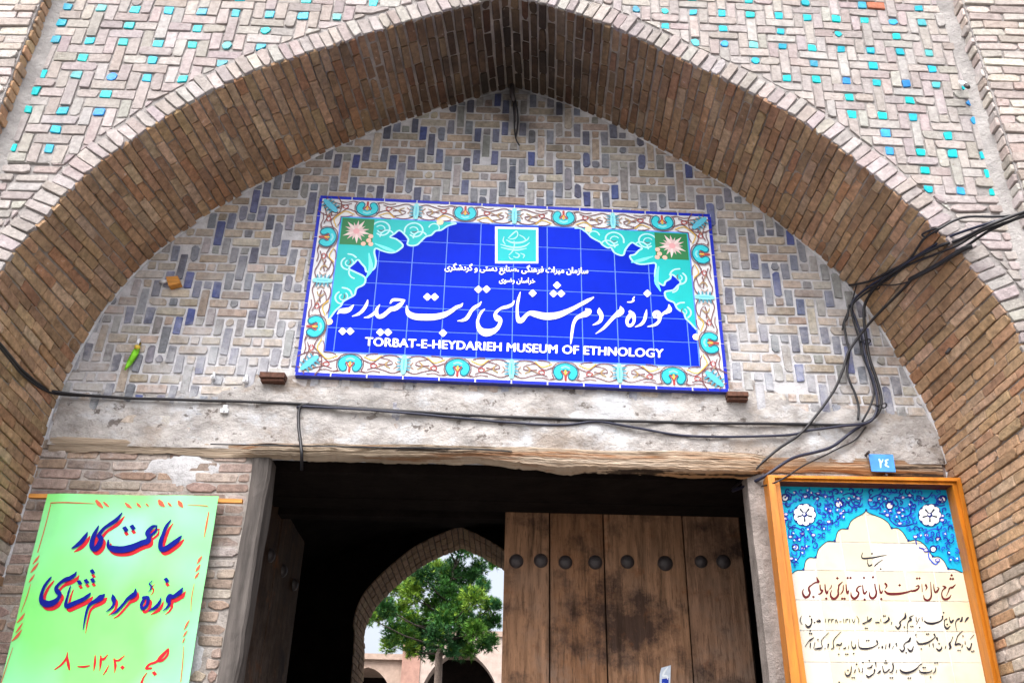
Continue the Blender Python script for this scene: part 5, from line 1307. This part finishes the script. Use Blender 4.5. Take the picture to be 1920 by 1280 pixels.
# ================================================================== courtyard seen through the passage
YC = 20.0
def cz(py, Y=YC): return un(868, py, Y).z
cy_ = empty("courtyard_arcade", (-1.5, YC, 0), "pale brick courtyard arcade with arched recesses, far behind the doorway", "arcade")
def parch(cx, hw, zs, zt_, n=14):
    out = [(cx - hw, 0.0)]
    for i in range(n + 1):
        t = i / n; out.append((cx - hw * (1 - t ** 1.9) ** .62 if t < 1 else cx, lerp(zs, zt_, t)))
    return out + [(2 * cx - p[0], p[1]) for p in out[::-1][1:]]
x_ = lambda px, py=1260: un(px, py, YC).x
zl = cz(1240)
mb = MB()
lo = parch((x_(680) + x_(735)) / 2 - .25, (x_(735) - x_(680)) / 2 + .25, cz(1310), cz(1254)); arch_wall(mb, lo, x_(640), x_(754), zl, YC, YC + .5); arch_soff(mb, lo, YC, YC + .5)
for k in range(1, 4):
    dx = (x_(754) - x_(640)) * k; l2 = [(p[0] - dx, p[1]) for p in lo]; arch_wall(mb, l2, x_(640) - dx, x_(754) - dx, zl, YC, YC + .5); arch_soff(mb, l2, YC, YC + .5)
mb.build("arcade_wall", M['court'], cy_)
mb = MB(); mb.box(x_(640) - 8, x_(754), YC - .12, YC + .6, zl, zl + .14, (.3, .24, .22)); mb.build("cornice", M['court'], cy_)
mb = MB(); hi = parch(x_(864), x_(939, 1277) - x_(864), cz(1330), cz(1222)); zh = cz(1196)
arch_wall(mb, hi, x_(789), x_(1010), zh, YC - .3, YC + .3); arch_soff(mb, hi, YC - .3, YC + .3); mb.build("iwan_wall", mat("pale_iwan_brick", base=(.42, .34, .30), vary=.15, vscale=6, bump=.5, bscale=30, rough=.9), cy_)
mb = MB(); mb.box(x_(755), x_(789) - .003, YC - .34, YC + .4, 0, cz(1212)); mb.build("pier", M['court_red'], cy_)
mb = MB(); mb.box(x_(756), x_(1010), YC - .36, YC + .5, zh, zh + .13); mb.build("cornice", M['court'], cy_)
mb = MB(); mb.box(x_(640) - 9, x_(1010) + 1, YC + 1.6, YC + 2.0, 0, zl - .1); mb.box(x_(756), x_(1010), YC + 1.45, YC + 1.595, 0, zh - .05); mb.build("recess_back_wall", M['dark'], cy_)
mb = MB(); mb.box(x_(640) - 9, x_(754), YC + .5, YC + 1.6, zl - .2, zl - .02); mb.box(x_(789), x_(1010), YC + .31, YC + 1.6, zh - .3, zh - .02); mb.build("roof", M['court'], cy_)

# ---- pine tree
YT = 12.0
base = un(822, 1250, YT)
tree = empty("pine_tree", (base.x, YT, 0), "bushy green pine tree with a thin pale trunk in the courtyard behind the doorway", "tree")
cc = un(818, 1140, YT)
mb = MB()
zb, zc = 0.0, un(822, 1225, YT).z
mb.tube([(base.x - .10, YT, 0), (base.x - .04, YT + .02, zc * .35), (base.x + .02, YT, zc * .7), (base.x, YT, zc), (base.x + .03, YT + .02, zc + .12)], [.12, .09, .075, .065, .058], 9)
mb.mi = 1; mb.tube([(base.x + .03, YT + .02, zc + .11), (cc.x + .15, YT + .1, cc.z + .2), (cc.x + .35, YT, cc.z + 1.0), (cc.x + .42, YT, cc.z + 1.7)], [.056, .042, .018, .007], 8)
CL = [(868, 1030, 22), (850, 1052, 26), (895, 1050, 18), (820, 1062, 24), (775, 1068, 18), (842, 1080, 28), (880, 1078, 22), (918, 1062, 13), (800, 1092, 26), (760, 1090, 22), (740, 1105, 16), (835, 1112, 30), (872, 1108, 28), (905, 1098, 14),
      (780, 1118, 28), (748, 1128, 22), (815, 1140, 30), (855, 1142, 30), (890, 1138, 24), (917, 1142, 16), (730, 1150, 20), (712, 1158, 16), (700, 1172, 12), (765, 1155, 28), (795, 1170, 30), (835, 1172, 30), (872, 1170, 28), (905, 1168, 22), (927, 1168, 14), (738, 1180, 24), (720, 1195, 16),
      (760, 1195, 24), (790, 1205, 24), (825, 1205, 26), (860, 1203, 26), (892, 1195, 22), (918, 1190, 16), (770, 1216, 14), (812, 1222, 12), (850, 1222, 12), (880, 1216, 14), (905, 1210, 12), (725, 1140, 12), (705, 1150, 8), (930, 1150, 9), (925, 1060, 8), (860, 1000, 24), (890, 975, 22), (840, 1020, 22), (875, 945, 18), (885, 1010, 20), (880, 915, 10)]
k_ = 16.6 / 1700
cl3 = []; mb.mi = 1
for (x, y, r) in CL:
    p = un(x, y, YT); R = r * k_
    p.y += rnd(-.7, .7); cl3.append((p, R))
for i, (p, R) in enumerate(cl3):
    if i % 2 == 0:
        zt_ = min(max(p.z - .35, zc), cc.z + 1.4); f_ = (zt_ - zc) / (cc.z + 1.7 - zc)
        a = Vector((lerp(base.x, cc.x + .42, f_), YT, zt_)); mb.tube([a, a.lerp(p, .5) + Vector((0, 0, -.05)), p], [.022, .013, .006], 5)
mb.build("trunk", [M['bark'], mat('dark_twig_bark', base=(.05, .042, .034), vary=.3, vscale=18, rough=.9)], tree, smooth=True)
mb = MB()
GR = [(.050, .16, .03), (.034, .115, .028), (.095, .23, .032), (.022, .08, .024), (.20, .33, .04), (.045, .16, .055)]
for (p, R) in cl3:
    c0 = random.choice(GR)
    for _ in range(int(80 + 3600 * R * R)):
        d = Vector((random.gauss(0, 1), random.gauss(0, 1), random.gauss(0, 1) + .25)).normalized()
        q = p + d * R * rnd(.15, .98)
        ax = (d + Vector((0, 0, .5)) + Vector((rnd(-.5, .5), rnd(-.5, .5), rnd(-.3, .3)))).normalized()
        c1 = pick([c0, c0, c0, random.choice(GR)], .25)
        for _ in range(9):
            e = (ax + Vector((rnd(-.8, .8), rnd(-.8, .8), rnd(-.7, .7)))).normalized()
            s_ = e.cross(Vector((rnd(-1, 1), rnd(-1, 1), rnd(-1, 1)))).normalized() * .0075
            l_ = rnd(.06, .105); mb.poly([q - s_, q + s_, q + e * l_], c1)
mb.build("crown", M['needle'], tree)

# ================================================================== ground
mb = MB(); mb.poly([(-400, -400, 0), (400, -400, 0), (400, 400, 0), (-400, 400, 0)])
g_ = mb.build("ground", M['ground']); g_["kind"] = "structure"
